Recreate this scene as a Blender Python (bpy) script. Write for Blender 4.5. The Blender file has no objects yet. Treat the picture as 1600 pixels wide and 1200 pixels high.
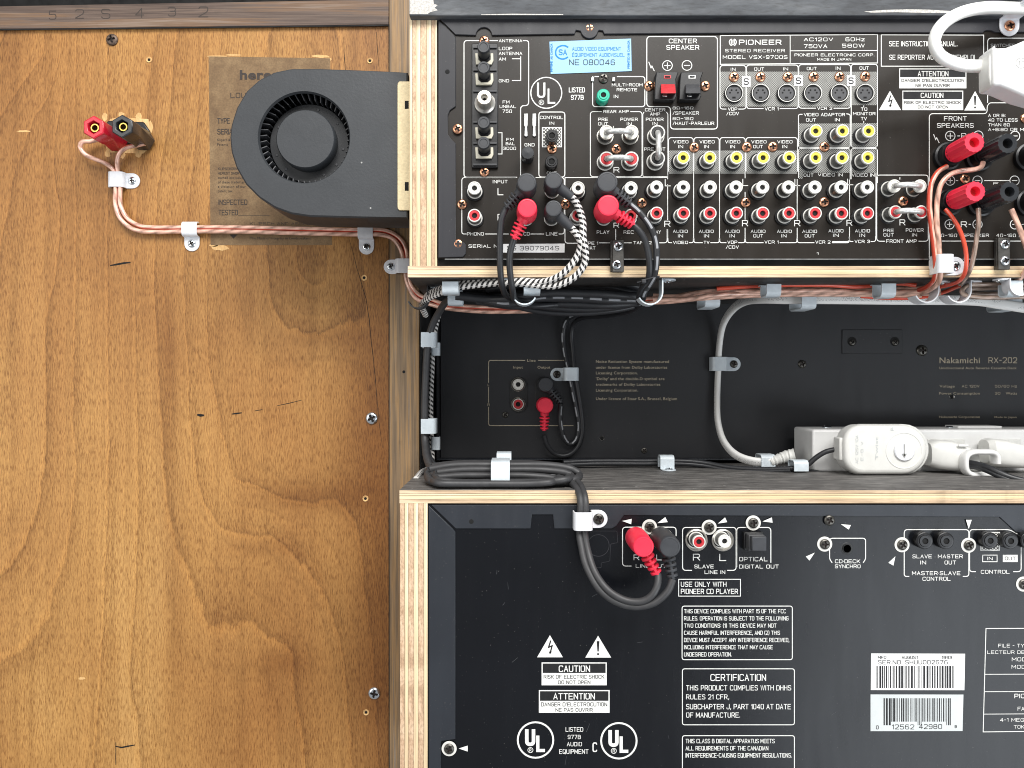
import bpy, bmesh, math, random
import numpy as np
from mathutils import Vector, Matrix
random.seed(7)
R = math.radians
scene = bpy.context.scene
COL = scene.collection

# ------------------------------------------------------------------ camera, world, lamps, exposure
FPX, DIST = 1155.0, 410.0          # focal length in photo pixels, camera distance (mm) to the equipment panels
cam_d = bpy.data.cameras.new('camera'); cam = bpy.data.objects.new('camera', cam_d); COL.objects.link(cam)
cam_d.sensor_width = 36; cam_d.lens = 36*FPX/1600; cam_d.clip_start = .01; cam_d.clip_end = 20
cam.location = (0, -DIST/1000, 0); cam.rotation_euler = (R(90), 0, 0); scene.camera = cam
w = bpy.data.worlds.new('World'); scene.world = w; w.use_nodes = True
bg = w.node_tree.nodes['Background']; bg.inputs[0].default_value = (.93, .96, 1, 1); bg.inputs[1].default_value = .33
def area(name, loc, target, sx, sy, power, col):
    l = bpy.data.lights.new(name, 'AREA'); l.shape = 'RECTANGLE'; l.size = sx; l.size_y = sy; l.energy = power; l.color = col
    o = bpy.data.objects.new(name, l); COL.objects.link(o); o.location = loc
    o.rotation_euler = (Vector(target)-Vector(loc)).to_track_quat('-Z', 'Y').to_euler()
area('key_light', (.35, -1.1, 1.15), (-.02, 0, 0), 1.4, .8, 44, (1, .985, .96))  # broad soft key from the upper right front
area('sheen_light', (1.1, -1.0, -.62), (.1, 0, -.1), 1.2, .9, 11, (.88, .94, 1))  # added lamp, placed so the lower panel shows a sheen at its right
area('side_light', (-1.2, -1.2, .2), (-.2, .08, 0), .8, 1.2, 8, (1, .97, .92))
scene.view_settings.view_transform = 'Standard'; scene.view_settings.look = 'None'
scene.cycles.filter_width = 1.05; scene.view_settings.exposure = .12; scene.view_settings.gamma = 1

# ------------------------------------------------------------------ geometry helpers (mm; d = towards the camera from the panels)
def P(px, py, d=0.0):
    k = (DIST-d)/FPX
    return ((px-800)*k, d, (600-py)*k)
def mm(px, d=0.0): return px*(DIST-d)/FPX
def W(p): return Vector((p[0]/1000, -p[1]/1000, p[2]/1000))

class MB:
    def __init__(s): s.v = []; s.f = []; s.uv = None; s.mi = []
    def add(s, vs, fs, m=0):
        n = len(s.v); s.v += [tuple(p) for p in vs]; s.f += [tuple(i+n for i in f) for f in fs]; s.mi += [m]*len(fs); return s
    def box(s, x0, x1, d0, d1, z0, z1, m=0):
        return s.add([(x0,d0,z0),(x1,d0,z0),(x1,d1,z0),(x0,d1,z0),(x0,d0,z1),(x1,d0,z1),(x1,d1,z1),(x0,d1,z1)],
            [(0,1,2,3),(4,7,6,5),(0,4,5,1),(1,5,6,2),(2,6,7,3),(3,7,4,0)], m)
    def pbox(s, px0, py0, px1, py1, d0, d1, m=0):     # box whose FRONT face (d1) covers the photo rectangle
        a = P(px0, py0, d1); b = P(px1, py1, d1); return s.box(a[0], b[0], d0, d1, b[2], a[2], m)
    def prism(s, pts, d0, d1, m=0):                   # pts (x, z) mm
        n = len(pts); vs = [(x,d1,z) for x,z in pts]+[(x,d0,z) for x,z in pts]
        fs = [tuple(range(n)), tuple(range(2*n-1, n-1, -1))]+[(i,(i+1)%n,(i+1)%n+n,i+n) for i in range(n)]
        return s.add(vs, fs, m)
    def pprism(s, pxs, d0, d1, m=0):
        return s.prism([(P(x,y,d1)[0], P(x,y,d1)[2]) for x,y in pxs], d0, d1, m)
    def lathe(s, prof, c=(0,0,0), n=24, m=0, ribs=0, ribamp=0):   # prof list of (r, d) ; axis towards the camera
        vs = []; k = len(prof)
        for i in range(n):
            a = 2*math.pi*i/n
            for r, d in prof:
                rr = r
                vs.append((c[0]+rr*math.cos(a), c[1]+d, c[2]+rr*math.sin(a)))
        fs = []
        for i in range(n):
            j = (i+1) % n
            for q in range(k-1): fs.append((i*k+q, i*k+q+1, j*k+q+1, j*k+q))
        return s.add(vs, fs, m)
    def cap(s, r, d, c=(0,0,0), n=24, m=0):
        return s.add([(c[0]+r*math.cos(2*math.pi*i/n), c[1]+d, c[2]+r*math.sin(2*math.pi*i/n)) for i in range(n)], [tuple(range(n))], m)
    def mesh(s, name, recalc=True, origin=(0,0,0), smooth=True):
        me = bpy.data.meshes.new(name)
        me.from_pydata([((p[0]-origin[0])/1000, -(p[1]-origin[1])/1000, (p[2]-origin[2])/1000) for p in s.v], [], s.f)
        if s.uv is not None:
            l = me.uv_layers.new(name='uv'); flat = [c for f in s.uv for c in f]
            for i, c in enumerate(flat): l.data[i].uv = c
        if max(s.mi, default=0) > 0: me.polygons.foreach_set('material_index', s.mi)
        if recalc:
            b = bmesh.new(); b.from_mesh(me); bmesh.ops.remove_doubles(b, verts=b.verts, dist=1e-7)
            bmesh.ops.recalc_face_normals(b, faces=b.faces); b.to_mesh(me); b.free()
        if smooth:
            me.polygons.foreach_set('use_smooth', [True]*len(me.polygons))
            me.set_sharp_from_angle(angle=R(38))
        me.update(); return me

WL = {}
def tag(o, label=None, cat=None, group=None, kind=None):
    if label: o['label'] = label
    if cat: o['category'] = cat
    if group: o['group'] = group
    if kind: o['kind'] = kind
    return o
def empty(name, loc, label=None, cat=None, group=None):
    o = bpy.data.objects.new(name, None); o.empty_display_size = .01; COL.objects.link(o)
    o.location = W(loc); WL[o.name] = W(loc); return tag(o, label, cat, group)
def put(name, me, mats, parent=None, at=(0,0,0), normal=None, bevel=0, roll=0, mtx=None, seg=2):
    """link mesh data as an object at the place `at` (mm)"""
    o = bpy.data.objects.new(name, me); COL.objects.link(o)
    mats = mats if isinstance(mats, (list, tuple)) else [mats]
    if not me.materials:
        for m in mats: me.materials.append(m)
    wl = W(at); WL[o.name] = wl
    if parent is not None:
        o.parent = parent; o.location = wl-WL[parent.name]
    else: o.location = wl
    if mtx is not None: o.rotation_euler = mtx.to_euler()
    elif normal is not None: o.rotation_euler = (Vector((0,-1,0)).rotation_difference(Vector(normal))).to_euler()
    elif roll: o.rotation_euler = (0, roll, 0)
    if bevel:
        b = o.modifiers.new('bevel', 'BEVEL'); b.width = bevel/1000; b.segments = seg; b.limit_method = 'ANGLE'; b.angle_limit = R(35); b.harden_normals = False
    return o
def build(name, mb, mats, parent=None, bevel=0, seg=2, recalc=True):   # world-coordinate mesh builder -> object with sensible origin
    xs = np.array(mb.v); c = tuple((xs.min(0)+xs.max(0))/2)
    return put(name, mb.mesh(name, recalc, c), mats, parent, c, bevel=bevel, seg=seg)

def catmull(pts, step=2.0):
    pts = [np.array(p, float) for p in pts]; pts = [2*pts[0]-pts[1]]+pts+[2*pts[-1]-pts[-2]]
    out = []
    for i in range(1, len(pts)-2):
        p0,p1,p2,p3 = pts[i-1:i+3]; n = max(2, int(np.linalg.norm(p2-p1)/step))
        for j in range(n):
            t = j/n
            out.append(.5*((2*p1)+(-p0+p2)*t+(2*p0-5*p1+4*p2-p3)*t*t+(-p0+3*p1-3*p2+p3)*t**3))
    out.append(pts[-2]); return out
def sweep(pts, section, step=2.0, up=(0,1,0), smooth=True, caps=True, taper=None):
    """pts mm (x,d,z); section list of (a,b) mm or a radius; uv = (turn, length mm)"""
    path = catmull(pts, step) if smooth else [np.array(p, float) for p in pts]
    if isinstance(section, (int, float)):
        section = [(section*math.cos(2*math.pi*i/12), section*math.sin(2*math.pi*i/12)) for i in range(12)]
    n = len(section); mb = MB(); mb.uv = []; rings = []; L = 0; Ls = []
    u = None
    for i, p in enumerate(path):
        t = path[min(i+1, len(path)-1)]-path[max(i-1, 0)]; t = t/(np.linalg.norm(t)+1e-9)
        if u is None:
            u = np.array(up, float); u = u-t*np.dot(u, t)
            if np.linalg.norm(u) < 1e-3: u = np.array((1.,0,0))-t*t[0]
        else: u = u-t*np.dot(u, t)
        u = u/np.linalg.norm(u); b = np.cross(t, u)
        if i: L += np.linalg.norm(p-path[i-1])
        Ls.append(L)
        k = taper(i/(len(path)-1)) if taper else 1
        mb.v += [tuple(p+b*a*k+u*c*k) for a, c in section]
    for i in range(len(path)-1):
        for j in range(n):
            q = (j+1) % n
            mb.f.append((i*n+j, i*n+q, (i+1)*n+q, (i+1)*n+j)); mb.mi.append(0)
            mb.uv.append(((j/n, Ls[i]), ((j+1)/n, Ls[i]), ((j+1)/n, Ls[i+1]), (j/n, Ls[i+1])))
    if caps:
        for base in (0, (len(path)-1)*n):
            f = tuple(range(base, base+n)); mb.f.append(f); mb.mi.append(0); mb.uv.append(tuple((0,0) for _ in f))
    return mb
def pp(*pts): return [P(*p) for p in pts]

# ------------------------------------------------------------------ materials
def new_mat(name):
    m = bpy.data.materials.new(name); m.use_nodes = True; nt = m.node_tree; nt.nodes.clear()
    out = nt.nodes.new('ShaderNodeOutputMaterial'); b = nt.nodes.new('ShaderNodeBsdfPrincipled'); nt.links.new(b.outputs[0], out.inputs[0])
    return m, nt, b
def N(nt, typ, **kw):
    n = nt.nodes.new(typ)
    for k, v in kw.items():
        if k.startswith('i_'): n.inputs[int(k[2:])].default_value = v
        else: setattr(n, k, v)
    return n
def M(nt, op, a, b=None, c=None):
    n = nt.nodes.new('ShaderNodeMath'); n.operation = op
    for i, v in enumerate((a, b, c)):
        if v is None: continue
        if isinstance(v, (int, float)): n.inputs[i].default_value = v
        else: nt.links.new(v, n.inputs[i])
    return n.outputs[0]
def objco(nt, sx=1, sy=1, sz=1, gen='Object'):
    t = nt.nodes.new('ShaderNodeTexCoord'); mp = nt.nodes.new('ShaderNodeMapping'); nt.links.new(t.outputs[gen], mp.inputs[0])
    mp.inputs['Scale'].default_value = (sx, sy, sz); return mp.outputs[0]
def noise(nt, co, scale, detail=2, rough=.5):
    n = nt.nodes.new('ShaderNodeTexNoise'); nt.links.new(co, n.inputs['Vector']); n.inputs['Scale'].default_value = scale
    n.inputs['Detail'].default_value = detail; n.inputs['Roughness'].default_value = rough; return n.outputs['Fac']
def ramp(nt, fac, stops, interp='LINEAR'):
    r = nt.nodes.new('ShaderNodeValToRGB'); nt.links.new(fac, r.inputs[0]); e = r.color_ramp.elements; r.color_ramp.interpolation = interp
    while len(e) > 1: e.remove(e[-1])
    e[0].position = stops[0][0]; e[0].color = (*stops[0][1], 1)
    for p, c in stops[1:]: x = e.new(p); x.color = (*c, 1)
    return r.outputs[0]
def mixc(nt, fac, a, b, mode='MIX'):
    n = nt.nodes.new('ShaderNodeMix'); n.data_type = 'RGBA'; n.blend_type = mode
    if isinstance(fac, (int, float)): n.inputs[0].default_value = fac
    else: nt.links.new(fac, n.inputs[0])
    for i, v in ((6, a), (7, b)):
        if isinstance(v, tuple): n.inputs[i].default_value = (*v, 1)
        else: nt.links.new(v, n.inputs[i])
    return n.outputs[2]
def bump(nt, b, h, strength, dist):
    n = nt.nodes.new('ShaderNodeBump'); nt.links.new(h, n.inputs['Height']); n.inputs['Strength'].default_value = strength
    n.inputs['Distance'].default_value = dist; nt.links.new(n.outputs[0], b.inputs['Normal'])
def srgb(r, g, b): return tuple((c/255/12.92 if c/255 < .04045 else ((c/255+.055)/1.055)**2.4) for c in (r, g, b))
def simple(name, col, rough=.5, metal=0, var=.12, scale=200, coat=0, spec=.5, trans=0, bmp=0, sss=0):
    m, nt, b = new_mat(name); co = objco(nt); f = noise(nt, co, scale, 3)
    lo = tuple(c*(1-var) for c in col); hi = tuple(min(1, c*(1+var)) for c in col)
    c = ramp(nt, f, [(.3, lo), (.7, hi)]); nt.links.new(c, b.inputs['Base Color'])
    b.inputs['Metallic'].default_value = metal; b.inputs['Specular IOR Level'].default_value = spec
    r = ramp(nt, noise(nt, co, scale*.4, 4), [(.3, (rough*.85,)*3), (.7, (min(1, rough*1.2),)*3)]); nt.links.new(r, b.inputs['Roughness'])
    b.inputs['Coat Weight'].default_value = coat; b.inputs['Coat Roughness'].default_value = .15
    b.inputs['Transmission Weight'].default_value = trans
    if sss: b.inputs['Subsurface Weight'].default_value = sss; b.inputs['Subsurface Radius'].default_value = (.002,.002,.002)
    if bmp: bump(nt, b, noise(nt, co, scale*6, 2), bmp, .0002)
    return m
def panel_mat(name, col, rough, speck=.3, spec=.5):
    """painted sheet steel: faint mottling, dust specks, fine wipe marks"""
    m, nt, b = new_mat(name); co = objco(nt)
    f = noise(nt, co, 14, 4, .6); c = ramp(nt, f, [(.3, tuple(x*.85 for x in col)), (.7, tuple(x*1.2 for x in col))])
    sp = noise(nt, co, 900, 1); sp = ramp(nt, sp, [(.0, (0,0,0)), (.735, (0,0,0)), (.76, (speck,)*3)])
    c = mixc(nt, sp, c, (.16, .15, .14)); nt.links.new(c, b.inputs['Base Color'])
    co2 = objco(nt, 1, 1, .15); r = ramp(nt, noise(nt, co2, 120, 4), [(.3, (rough*.9,)*3), (.7, (rough*1.15,)*3)]); nt.links.new(r, b.inputs['Roughness'])
    b.inputs['Specular IOR Level'].default_value = spec
    bump(nt, b, noise(nt, co, 2600, 2), .12, .0001); return m
def ink(name, col, rough=.55):
    return simple(name, col, rough, var=.1, scale=600, spec=.3)

mt = {}
mt['panel'] = panel_mat('receiver_paint', (.015, .0115, .0085), .36, spec=.28)
mt['rim'] = panel_mat('case_paint', (.028, .028, .032), .42, .2, spec=.3)
mt['cdpanel'] = panel_mat('player_paint', (.0040, .0046, .0065), .25, spec=.36)
mt['cdrim'] = panel_mat('player_case_paint', (.017, .020, .026), .42, .2)
mt['deck'] = panel_mat('deck_paint', (.015, .0155, .018), .4, spec=.5)
mt['gap'] = simple('shade_black', (.004, .004, .004), .8)  # near-black for sheets that stand in for unlit depth
mt['ink'] = ink('white_ink', (.74, .74, .71)); mt['gold'] = ink('dull_gold_ink', (.52, .45, .33)); mt['inkgrey'] = ink('grey_ink', (.32, .32, .31))
mt['dark_ink'] = ink('black_ink', (.012, .012, .013)); mt['blue_ink'] = ink('blue_ink', (.012, .19, .47)); mt['brown_ink'] = ink('brown_ink', (.045, .035, .03))
mt['paper'] = simple('white_sticker', (.80, .80, .79), .45, var=.05, scale=60); mt['greypaper'] = simple('grey_sticker', (.54, .57, .57), .45, var=.08, scale=60)
mt['bluepaper'] = simple('blue_sticker', (.24, .46, .66), .4, var=.05, scale=60)
mt['copper'] = simple('copper_screw', (.80, .40, .24), .24, 1, .1, 300)
mt['zinc'] = simple('zinc_screw', (.72, .76, .79), .2, 1, .1, 300); mt['blackscrew'] = simple('black_screw', (.10, .095, .085), .3, .8, .2, 300)
mt['rust'] = simple('old_screw', (.12, .085, .065), .5, .6, .4, 600)
mt['recess'] = simple('screw_recess', (.02, .014, .012), .6, .3)
mt['silver'] = simple('nickel', (.50, .50, .49), .3, 1, .15, 300); mt['bright'] = simple('bright_nickel', (.75, .72, .66), .3, .85, .1, 300)
mt['sleeve'] = simple('shaded_nickel', (.22, .22, .215), .38, .9, .15, 300); mt['ringw'] = simple('pale_ring', (.66, .65, .61), .45, .0, .08, 400)
mt['yellow'] = simple('yellow_insulator', (.75, .65, .07), .4, var=.12, scale=500); mt['white'] = simple('white_insulator', (.74, .73, .68), .4, var=.06, scale=500)
mt['redins'] = simple('red_insulator', (.50, .028, .035), .4, var=.15, scale=500); mt['blackins'] = simple('black_insulator', (.012, .012, .012), .4)
mt['green'] = simple('green_insulator', (.01, .42, .27), .35); mt['hole'] = simple('dark_hole', (.003, .003, .003), .9)
mt['jackdark'] = simple('jack_plastic', (.007, .007, .008), .35); mt['svface'] = simple('grey_plastic', (.045, .046, .05), .5)
mt['plug_black'] = simple('black_plug_rubber', (.035, .037, .042), .5, bmp=.1, scale=250); mt['plug_red'] = simple('red_plug_rubber', (.78, .025, .06), .42, var=.05)
mt['cable_black'] = simple('black_cable', (.022, .023, .026), .42, bmp=.1, scale=250); mt['cable_charcoal'] = simple('charcoal_cable', (.04, .04, .042), .5, bmp=.1, scale=250)
mt['clip'] = simple('clip_nylon', (.74, .75, .78), .32, var=.06, scale=300, sss=.4); mt['clip_grey'] = simple('grey_clip_nylon', (.62, .68, .72), .32, var=.06, sss=.4)
mt['whiteplastic'] = simple('white_plastic', (.78, .78, .77), .35, var=.03, scale=150, coat=.1); mt['creamplastic'] = simple('cream_plastic', (.72, .72, .69), .42, var=.04, scale=150)
mt['whitecable'] = simple('white_cable', (.84, .84, .81), .4, var=.04, scale=150)
mt['fan'] = simple('fan_plastic', (.030, .033, .037), .5, var=.06, scale=100, bmp=.35); mt['fan_dark'] = simple('impeller_plastic', (.02, .021, .023), .45)
mt['postred'] = simple('red_post_plastic', (.52, .012, .03), .28, var=.06, coat=.3); mt['postblack'] = simple('black_post_plastic', (.02, .022, .025), .28, coat=.3)
mt['brass'] = simple('gold_socket', (.82, .55, .14), .25, 1); mt['beige'] = simple('beige_clip', (.55, .52, .42), .5)
mt['bracket'] = simple('bracket_steel', (.075, .072, .066), .45, .5, .2, 400, bmp=.3)
mt['cdscratch'] = simple('fine_scratch', (.05, .052, .056), .5); mt['chip'] = simple('chipped_paint', (.5, .48, .45), .8, var=.3, scale=900)

def copper_wire(name, tint, stripe=None):
    m, nt, b = new_mat(name); uv = N(nt, 'ShaderNodeUVMap'); s = N(nt, 'ShaderNodeSeparateXYZ'); nt.links.new(uv.outputs[0], s.inputs[0])
    u, v = s.outputs[0], s.outputs[1]
    ph = M(nt, 'ADD', M(nt, 'MULTIPLY', u, 12.566), M(nt, 'MULTIPLY', v, .55)); st = M(nt, 'MULTIPLY_ADD', M(nt, 'SINE', ph), .5, .5)
    n = noise(nt, objco(nt), 260, 3)
    st = M(nt, 'MULTIPLY_ADD', n, .8, M(nt, 'MULTIPLY', st, .38))
    c = ramp(nt, st, [(.25, tuple(x*.45 for x in tint)), (.55, tint), (.85, tuple(min(1, x*1.25+.06) for x in tint))])
    if stripe:
        e = ramp(nt, M(nt, 'ABSOLUTE', M(nt, 'SUBTRACT', u, .5)), [(0, (1,1,1)), (.16, (1,1,1)), (.2, (0,0,0))]); c = mixc(nt, e, c, stripe)
    nt.links.new(c, b.inputs['Base Color']); b.inputs['Metallic'].default_value = .12; b.inputs['Roughness'].default_value = .4
    b.inputs['Coat Weight'].default_value = .8; b.inputs['Coat Roughness'].default_value = .12; bump(nt, b, st, .25, .0003); return m
mt['wire'] = copper_wire('clear_copper_wire', (.68, .40, .30)); mt['wire_red'] = copper_wire('copper_wire_red_edge', (.68, .40, .30), (.62, .06, .025))
mt['wire_dull'] = copper_wire('dull_copper_wire', (.30, .21, .16)); mt['wire_orange'] = simple('orange_red_wire', (.75, .085, .04), .3, coat=.5, var=.08)
def braid_mat():
    m, nt, b = new_mat('black_white_braid'); uv = N(nt, 'ShaderNodeUVMap'); s = N(nt, 'ShaderNodeSeparateXYZ'); nt.links.new(uv.outputs[0], s.inputs[0])
    cu = M(nt, 'MULTIPLY', s.outputs[0], 4); fu = M(nt, 'FRACT', cu); row = M(nt, 'FLOOR', cu)
    ph = M(nt, 'FRACT', M(nt, 'ADD', M(nt, 'MULTIPLY', s.outputs[1], 1/3.1), M(nt, 'ADD', M(nt, 'MULTIPLY', fu, .55), M(nt, 'MULTIPLY', row, .5))))
    a = ramp(nt, ph, [(0, (1,1,1)), (.40, (1,1,1)), (.48, (0,0,0)), (.94, (0,0,0)), (1, (1,1,1))])
    e = ramp(nt, M(nt, 'ABSOLUTE', M(nt, 'SUBTRACT', fu, .5)), [(0, (1,1,1)), (.42, (1,1,1)), (.48, (0,0,0))])
    k = M(nt, 'MULTIPLY', a, e); c = mixc(nt, k, (.72, .70, .67), (.012, .012, .013)); nt.links.new(c, b.inputs['Base Color'])
    b.inputs['Roughness'].default_value = .7; bump(nt, b, k, .5, -.0003); return m
mt['braid'] = braid_mat()
def dash_mat():
    m, nt, b = new_mat('black_cable_grey_dashes'); uv = N(nt, 'ShaderNodeUVMap'); s = N(nt, 'ShaderNodeSeparateXYZ'); nt.links.new(uv.outputs[0], s.inputs[0])
    a = ramp(nt, M(nt, 'FRACT', M(nt, 'MULTIPLY', s.outputs[1], 1/11.0)), [(0, (1,1,1)), (.6, (1,1,1)), (.63, (0,0,0)), (.97, (0,0,0)), (1, (1,1,1))])
    e = ramp(nt, M(nt, 'ABSOLUTE', M(nt, 'SUBTRACT', s.outputs[0], .25)), [(0, (1,1,1)), (.05, (1,1,1)), (.06, (0,0,0))])
    k = M(nt, 'MULTIPLY', a, e); nt.links.new(mixc(nt, k, (.022, .023, .026), (.30, .31, .33)), b.inputs['Base Color']); b.inputs['Roughness'].default_value = .42; return m
mt['dash'] = dash_mat()
def printed_cable():
    m, nt, b = new_mat('white_cable_grey_print'); uv = N(nt, 'ShaderNodeUVMap'); s = N(nt, 'ShaderNodeSeparateXYZ'); nt.links.new(uv.outputs[0], s.inputs[0])
    c = N(nt, 'ShaderNodeCombineXYZ'); nt.links.new(M(nt, 'MULTIPLY', s.outputs[0], 40), c.inputs[0]); nt.links.new(s.outputs[1], c.inputs[1])
    n = ramp(nt, noise(nt, c.outputs[0], 1.1, 1), [(.5, (0,0,0)), (.56, (1,1,1))])
    gp = ramp(nt, noise(nt, c.outputs[0], .07, 0), [(.42, (0,0,0)), (.46, (1,1,1))])
    e = ramp(nt, M(nt, 'ABSOLUTE', M(nt, 'SUBTRACT', s.outputs[0], .27)), [(0, (1,1,1)), (.07, (1,1,1)), (.075, (0,0,0))])
    k = M(nt, 'MULTIPLY', M(nt, 'MULTIPLY', n, e), gp)
    nt.links.new(mixc(nt, M(nt, 'MULTIPLY', k, .7), (.88, .88, .86), (.38, .38, .38)), b.inputs['Base Color']); b.inputs['Roughness'].default_value = .4; return m
mt['printcable'] = printed_cable()
def checker_mat(name, period, c1=(.6, .6, .57), c2=(.02, .018, .016)):
    m, nt, b = new_mat(name); t = objco(nt, 1, 1, 1)
    s = N(nt, 'ShaderNodeSeparateXYZ'); nt.links.new(t, s.inputs[0]); a = 1000/period
    q = M(nt, 'FRACT', M(nt, 'MULTIPLY', M(nt, 'ADD', s.outputs[0], s.outputs[2]), a)); r = M(nt, 'FRACT', M(nt, 'MULTIPLY', M(nt, 'SUBTRACT', s.outputs[0], s.outputs[2]), a))
    k = M(nt, 'MULTIPLY', M(nt, 'GREATER_THAN', q, .38), M(nt, 'GREATER_THAN', r, .38))
    nt.links.new(mixc(nt, k, c2, c1), b.inputs['Base Color']); b.inputs['Roughness'].default_value = .5; return m
mt['half'] = checker_mat('dotted_print', 1.0, (.42, .42, .39)); mt['check'] = checker_mat('checker_print', 1.9, (.7, .7, .66))

def wood_panel():
    """golden stained plywood: growth lines from the 'grain' attribute, pores and flecks along the grain"""
    m, nt, b = new_mat('stained_plywood_face')
    at = N(nt, 'ShaderNodeAttribute'); at.attribute_name = 'grain'; h = at.outputs['Fac']
    co = objco(nt); cof = objco(nt, 1, 1, .08); cov = objco(nt, 1, 1, .045)
    fib = noise(nt, objco(nt, 1, 1, .10), 1900, 3, .7); fibw = noise(nt, objco(nt, 1, 1, .12), 1700, 2, .6)
    wob = M(nt, 'SUBTRACT', noise(nt, objco(nt, 1, 1, .25), 190, 3, .6), .5)
    wob2 = M(nt, 'SUBTRACT', noise(nt, objco(nt, 1, 1, .5), 28, 3, .6), .5)
    hh = M(nt, 'ADD', h, M(nt, 'ADD', M(nt, 'MULTIPLY', wob, .18), M(nt, 'ADD', M(nt, 'MULTIPLY', wob2, .26), M(nt, 'MULTIPLY', M(nt, 'SUBTRACT', fib, .5), .22))))
    f1 = M(nt, 'FRACT', hh); f2 = M(nt, 'FRACT', M(nt, 'MULTIPLY_ADD', hh, 2.7, .35))
    l1 = ramp(nt, f1, [(0, (.50, .46, .42)), (.02, (.66, .63, .60)), (.06, (.84, .82, .80)), (.20, (.94, .94, .93)), (.5, (1,1,1)), (.88, (1.0, 1.0, 1.0)), (.97, (1.17, 1.15, 1.1)), (.995, (1.12, 1.1, 1.08)), (1, (.7, .7, .7))])
    l2 = ramp(nt, f2, [(0, (.74, .71, .68)), (.05, (.88, .87, .85)), (.12, (.97, .97, .97)), (.6, (1.0, 1.0, 1.0)), (.93, (1.05, 1.05, 1.04)), (1, (.9, .9, .9))])
    base = ramp(nt, noise(nt, objco(nt, 1, 1, .35), 9, 4, .55), [(.25, srgb(130, 87, 45)), (.42, srgb(163, 116, 64)), (.6, srgb(183, 137, 79)), (.78, srgb(199, 156, 97))])
    c = mixc(nt, .72, base, l1, 'MULTIPLY'); c = mixc(nt, .75, c, l2, 'MULTIPLY')
    streak = ramp(nt, noise(nt, objco(nt, 1, 1, .012), 130, 3, .6), [(.3, (.80, .77, .73)), (.5, (1,1,1)), (.75, (1.07, 1.07, 1.06))])
    c = mixc(nt, .8, c, streak, 'MULTIPLY')
    zone = ramp(nt, f1, [(0, (1,1,1)), (.25, (.75,.75,.75)), (.7, (.35,.35,.35)), (.95, (.15,.15,.15)), (1, (1,1,1))]); zone2 = ramp(nt, noise(nt, co, 30, 3), [(.35, (.2,.2,.2)), (.65, (1,1,1))])
    dense = M(nt, 'MULTIPLY', zone, zone2); fz = M(nt, 'SUBTRACT', fibw, M(nt, 'MULTIPLY', dense, .075))
    fk = ramp(nt, fz, [(.34, (.56, .47, .38)), (.48, (1,1,1))]); c = mixc(nt, .9, c, fk, 'MULTIPLY')
    fl = ramp(nt, fib, [(.30, (.56, .51, .45)), (.42, (.85, .83, .80)), (.54, (1.0, 1.0, 1.0)), (.68, (1.22, 1.21, 1.17))]); c = mixc(nt, .9, c, fl, 'MULTIPLY')
    por = noise(nt, objco(nt, 1, 1, .06), 1100, 2, .5); pl = ramp(nt, por, [(.28, (.74, .69, .63)), (.42, (1,1,1))]); c = mixc(nt, .7, c, pl, 'MULTIPLY')
    st = ramp(nt, noise(nt, co, 22, 5, .65), [(.60, (1,1,1)), (.75, (.86, .83, .80))]); c = mixc(nt, .8, c, st, 'MULTIPLY')
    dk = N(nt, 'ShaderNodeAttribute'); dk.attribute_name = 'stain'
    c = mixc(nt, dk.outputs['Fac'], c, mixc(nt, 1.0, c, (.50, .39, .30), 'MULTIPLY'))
    nt.links.new(c, b.inputs['Base Color']); b.inputs['Roughness'].default_value = .5; b.inputs['Specular IOR Level'].default_value = .35
    bump(nt, b, M(nt, 'ADD', fib, M(nt, 'MULTIPLY', f1, .25)), .22, .0003); return m
mt['wood'] = wood_panel()
def streaky(name, axis, stops, scale=60, stretch=.04, rough=.6, fine=900):
    m, nt, b = new_mat(name); s = [1, 1, 1]; s[axis] = stretch
    n1 = noise(nt, objco(nt, *s), scale, 5, .62); s2 = list(s); s2[axis] = stretch*.8; n2 = noise(nt, objco(nt, *s2), fine, 3, .6)
    c = ramp(nt, n1, stops); f = ramp(nt, n2, [(.3, (.62, .60, .58)), (.5, (1,1,1)), (.7, (1.2, 1.2, 1.2))]); c = mixc(nt, .8, c, f, 'MULTIPLY')
    d = ramp(nt, noise(nt, objco(nt), 45, 4, .7), [(.58, (1,1,1)), (.72, (.75, .74, .73))]); c = mixc(nt, .7, c, d, 'MULTIPLY')
    nt.links.new(c, b.inputs['Base Color']); b.inputs['Roughness'].default_value = rough; bump(nt, b, M(nt, 'ADD', n1, n2), .3, .0004); return m
dw = [(.25, srgb(52, 40, 34)), (.40, srgb(80, 64, 55)), (.50, srgb(96, 80, 70)), (.58, srgb(108, 82, 60)), (.68, srgb(126, 108, 94)), (.8, srgb(86, 78, 74))]
dv = [(.25, srgb(66, 54, 44)), (.38, srgb(104, 86, 66)), (.48, srgb(126, 104, 78)), (.56, srgb(150, 118, 78)), (.64, srgb(126, 110, 94)), (.72, srgb(172, 150, 120)), (.82, srgb(96, 88, 82))]
mt['darkwood_v'] = streaky('walnut_frame_upright', 2, dv, 260, .03, .6, 1200); mt['darkwood_h'] = streaky('walnut_frame_rail', 0, dw, 300, .03, .6, 1200)
def ply(name, axis, lo, hi, stretch=.02):
    return streaky(name, axis, [(.2, srgb(*[int(c*.8) for c in lo])), (.42, srgb(*lo)), (.6, srgb(*hi)), (.8, srgb(*hi))], 220, stretch, .65, 1300)
mt['ply_a_v'] = ply('ply_long_grain_upright', 2, (220, 196, 158), (236, 218, 184)); mt['ply_b_v'] = ply('ply_end_grain_upright', 2, (184, 152, 122), (212, 184, 154), .5)
mt['ply_a_h'] = ply('ply_long_grain_shelf', 0, (218, 192, 150), (238, 218, 182)); mt['ply_b_h'] = ply('ply_end_grain_shelf', 0, (186, 160, 130), (226, 204, 172), .06)
mt['glue'] = simple('glue_line', srgb(120, 92, 66), .7)
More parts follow.
